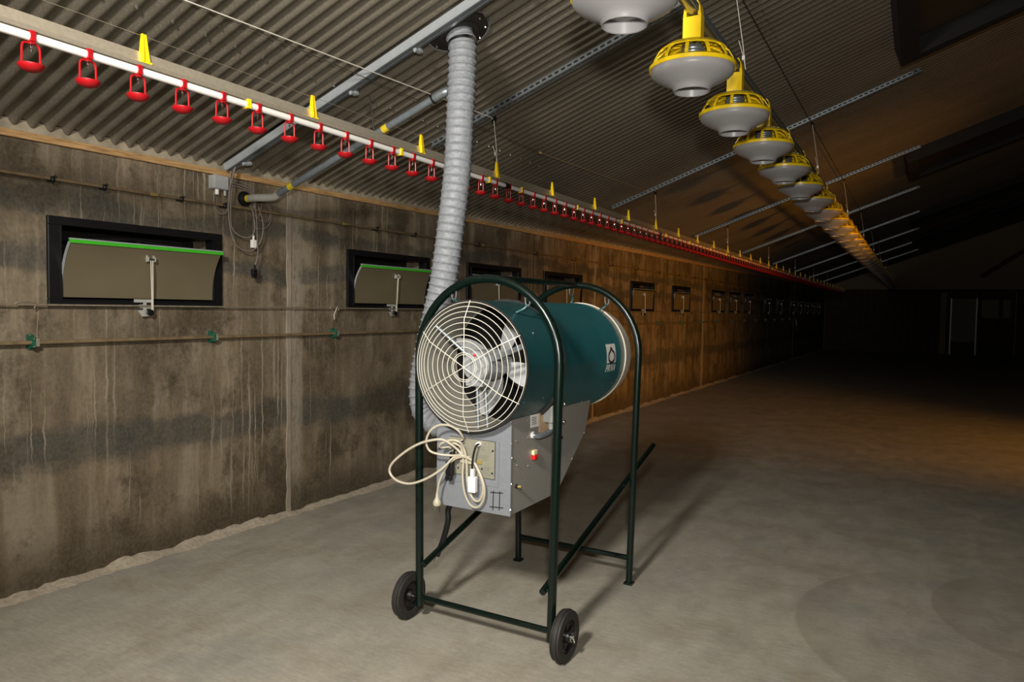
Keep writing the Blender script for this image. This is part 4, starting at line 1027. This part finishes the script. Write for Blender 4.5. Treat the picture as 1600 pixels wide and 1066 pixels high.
for px, py in ((770, 705), (769, 740), (716, 731), (753, 733)):
    q = at_y(px, py, PN); hb(MB().cyl(q, q+Vector((0, -.002, 0)), 0.0045, 10), 'panel_hole', 'ink', nam)
q = fpx(737, 683, .003); hb(MB().ball(q+Vector((0, -.004, 0)), 0.007, n=10), 'panel_screw', 'chrome', cv)
q = at_y(750, 722, PN); hb(MB().bbox((q.x-.012, PN-.006, q.z-.008), (q.x+.012, PN, q.z+.008)), 'cable_clip_plate', 'gold', nam)
A = at_y(722, 719, PN); Bq = at_y(744, 723, PN); hb(MB().bar(A+Vector((0, -.012, 0)), Bq+Vector((0, -.012, 0)), 0.014, 0.006, Vector((0, 1, 0))), 'cord_bracket', 'cord', nam)
# hand drawn grid mark
for a, b in (((771, 767), (770, 798)), ((781, 768), (780, 798)), ((766, 769.5), (786, 771)), ((765, 792), (786, 794))):
    A = at_y(*a, PYF-.001); B = at_y(*b, PYF-.001); hb(MB().bar(A, B, 0.004, 0.001, Vector((0, 1, 0))), 'drawn_mark', 'ink', body)
# grommets
def grom(px, py, r, mat):
    q = at_y(px, py, PN); return hb(MB().lathe([(0.0001, -.018), (r*.8, -.018), (r, -.012), (r, 0.0)], 'Y', q, 14), 'grommet', mat, body)
grom(749, 694, 0.011, 'white'); grom(706, 698, 0.010, 'pvc_l'); grom(725, 689, 0.008, 'white'); grom(710, 730, 0.008, 'pvc_l')
# screws along the panel edge and on the side
SX = BX1
def sside(px, py): return at_x(px, py, SX+.002)
for px, py, r in ((800, 716, .007), (799, 757, .007), (798, 797, .007), (799, 660, .004), (799, 694, .004), (807, 662, .003), (807, 689, .003), (808, 727, .003), (825, 657, .003), (825, 684, .003), (825, 728, .003), (873, 762, .006), (894, 717, .006), (913, 676, .006), (822, 649, .005), (909, 627, .005)):
    q = sside(px, py); hb(MB().ball(q, r, (0.7, 1, 1), 8), 'box_screw', 'chrome', body)
# side fittings: sticker, tan plate, junction, elbow conduit, switch, knob, valve
def side_quad(c4, th, name, mat, parent):
    q = [at_x(p[0], p[1], SX+.0005) for p in c4]; mb = MB(); mb.prism(q, (th, 0, 0)); return hb(mb, name, mat, parent)
st = side_quad([(829, 649), (841, 646.5), (841, 666), (829, 669)], 0.0015, 'sticker', 'white', body)
for k in range(5):
    A = at_x(831, 653+k*2.6, SX+.0022); B = at_x(838.5, 651.5+k*2.6, SX+.0022); hb(MB().bar(A, B, 0.0025, 0.0006, Vector((1, 0, 0))), 'sticker_line', 'ink', st)
side_quad([(842, 646), (858, 642), (858, 676), (842, 676)], 0.003, 'tan_plate', 'copper', body)
q = at_x(861, 645, SX+.03)
hb(MB().bbox((SX, q.y-.03, q.z-.045), (SX+.052, q.y+.035, q.z+.038)), 'actuator_box', 'jbox', body, 0.008)
hb(MB().bbox((SX, q.y-.015, q.z+.036), (SX+.035, q.y+.02, q.z+.07)), 'actuator_neck', 'jbox', body, 0.004)
hb(MB().cyl((SX+.03, q.y, q.z-.075), (SX+.03, q.y, q.z-.04), 0.014, 12), 'cable_gland', 'jbox', body)
q2 = at_x(835, 680, SX+.012)
hb(MB().tube(smooth_path([(SX-.002, q2.y, q2.z), (SX+.012, q2.y+.004, q2.z-.002), (SX+.024, q2.y+.03, q2.z-.008), (SX+.03, q.y-.02, q2.z-.002), (SX+.03, q.y, q.z-.078)], 6), 0.0125, 12), 'conduit_elbow', 'galv', body)
hb(MB().lathe([(0.016, 0), (0.016, 0.01), (0.013, 0.012)], 'X', (SX, q2.y, q2.z), 14), 'conduit_nut', 'white', body)
q = at_x(836, 711, SX+.01)
hb(MB().bbox((SX, q.y-.016, q.z+.001), (SX+.014, q.y+.016, q.z+.022)), 'switch_top', 'ysw', body, 0.002)
hb(MB().bbox((SX, q.y-.016, q.z-.02), (SX+.018, q.y+.016, q.z+.0005)), 'switch_rocker', 'redsw', body, 0.003)
q = at_x(806, 760, SX); hb(MB().cyl((SX, q.y, q.z), (SX+.012, q.y, q.z), 0.009, 10), 'knob_base', 'black', body); hb(MB().cyl((SX+.012, q.y, q.z), (SX+.028, q.y, q.z), 0.007, 10), 'knob', 'gold', body)
q = at_x(878, 684, SX); hb(MB().cyl((SX, q.y, q.z), (SX+.002, q.y, q.z), 0.008, 10), 'panel_hole', 'ink', body)
for px, py in ((882, 631), (881, 659)):
    q = at_x(px, py, SX+.02); hb(MB().ball(q, 0.010, n=10), 'valve_nut', 'chrome', body); hb(MB().ball(q+Vector((0, -.028, .0)), 0.007, n=10), 'valve_nut', 'chrome', body); hb(MB().cyl((SX, q.y-.012, q.z), (SX+.02, q.y-.012, q.z), 0.007, 8), 'valve_stem', 'galv', body)
q = at_x(877, 645, SX+.012); hb(MB().bbox((SX, q.y-.03, q.z-.05), (SX+.010, q.y+.018, q.z+.055)), 'gas_valve', 'copper', body, 0.002)
q = at_x(843, 672, SX)

# power cords of the heater
def cordy(pts, r, mat, name, sub=8, yd=0.03):
    P = [at_y(p[0], p[1], PN-(p[2] if len(p) > 2 else yd)) for p in pts]
    return hb(MB().tube(smooth_path(P, sub), r, 8), name, mat)
cordy([(725, 689, .0), (723, 683, .03), (716, 673, .05), (702, 665, .06), (685, 665, .07), (672, 674, .08), (666, 690, .08), (671, 704, .07), (686, 710, .06), (706, 712, .04), (722, 712, .03), (736, 718, .02), (744, 728, .02), (752, 745, .02), (757, 764, .02), (755, 782, .02), (746, 793, .02), (735, 789, .02), (726, 770, .02), (723, 745, .02), (724, 722, .02), (722, 705, .02), (718, 697, .03), (708, 692, .04)], 0.0052, 'cord', 'power_cord')
cordy([(706, 698, .01), (697, 699, .03), (688, 699, .05), (690, 693, .06), (705, 688, .05), (718, 691, .04), (725, 702, .02), (729, 722, .02), (730, 748, .02), (735, 772, .02), (743, 783, .02), (751, 780, .02), (755, 762, .02), (750, 742, .02), (741, 724, .02), (733, 717, .03), (720, 713, .03), (708, 716, .04), (696, 728, .06), (682, 739, .08), (662, 750, .10), (640, 756, .11), (620, 751, .12), (609, 738, .12), (613, 724, .12), (632, 707, .11), (652, 695, .10), (670, 689, .09), (690, 687, .07), (704, 694, .05), (716, 704, .03), (724, 714, .025)], 0.0056, 'cord', 'power_cord')
cordy([(735, 715, .03), (722, 714, .03), (710, 718, .035), (700, 727, .04), (692, 740, .05), (686, 755, .05), (683, 772, .05)], 0.0052, 'cord', 'power_cord')
q = at_y(683, 776, PN-.05)
pl = hb(MB().lathe([(0.0001, 0.02), (0.006, 0.02), (0.0075, 0.002), (0.011, -0.006), (0.017, -0.016), (0.019, -0.028), (0.016, -0.036), (0.0001, -0.036)], 'Z', q+Vector((0, 0, -.004)), 14), 'mains_plug', 'cord')
for s in (-1, 0, 1): hb(MB().cyl(q+Vector((s*.009, s*.002, -.036)), q+Vector((s*.012, s*.002, -.066)), 0.003, 6), 'plug_pin', 'chrome', pl)
cordy([(749, 694, .01), (744, 697, .03), (740, 710, .035), (738, 725, .035), (738, 737, .03)], 0.0045, 'black', 'thermostat_lead')
q = at_y(738.5, 754, PN-.03)
so = hb(MB().bbox((q.x-.019, q.y-.012, q.z-.044), (q.x+.019, q.y+.012, q.z+.026)), 'white_socket', 'white', None, 0.004)
hb(MB().bbox((q.x-.008, q.y-.009, q.z+.0265), (q.x+.008, q.y+.009, q.z+.060)), 'socket_sleeve', 'white', so, 0.003)
cordy([(725, 689, .01), (717, 693, .03), (711, 703, .03), (706, 715, .035), (704, 722, .035)], 0.0048, 'black', 'lamp_lead')
q = at_y(703, 732, PN-.03)
so = hb(MB().bbox((q.x-.017, q.y-.013, q.z-.030), (q.x+.019, q.y+.013, q.z+.032)), 'black_socket', 'black', None, 0.005)
hb(MB().bbox((q.x-.018, q.y-.012, q.z-.052), (q.x+.010, q.y+.012, q.z-.0305)), 'socket_nose', 'black', so, 0.003)
hb(MB().bbox((q.x+.002, q.y-.010, q.z+.0325), (q.x+.024, q.y+.010, q.z+.075)), 'socket_sleeve', 'black', so, 0.005)
# gas hose hanging below the box
P = [Vector((-1.83, 2.86, 0.66)), at_y(703, 790, 2.86), at_y(700, 815, 2.86), at_y(692, 845, 2.86), at_y(683, 868, 2.86)]
ho = hb(MB().tube(smooth_path(P, 8), 0.014, 12), 'gas_hose', 'black')
q = at_y(680, 877, 2.86); hb(MB().cyl(P[-1], q, 0.010, 10), 'hose_end', 'chrome', ho)
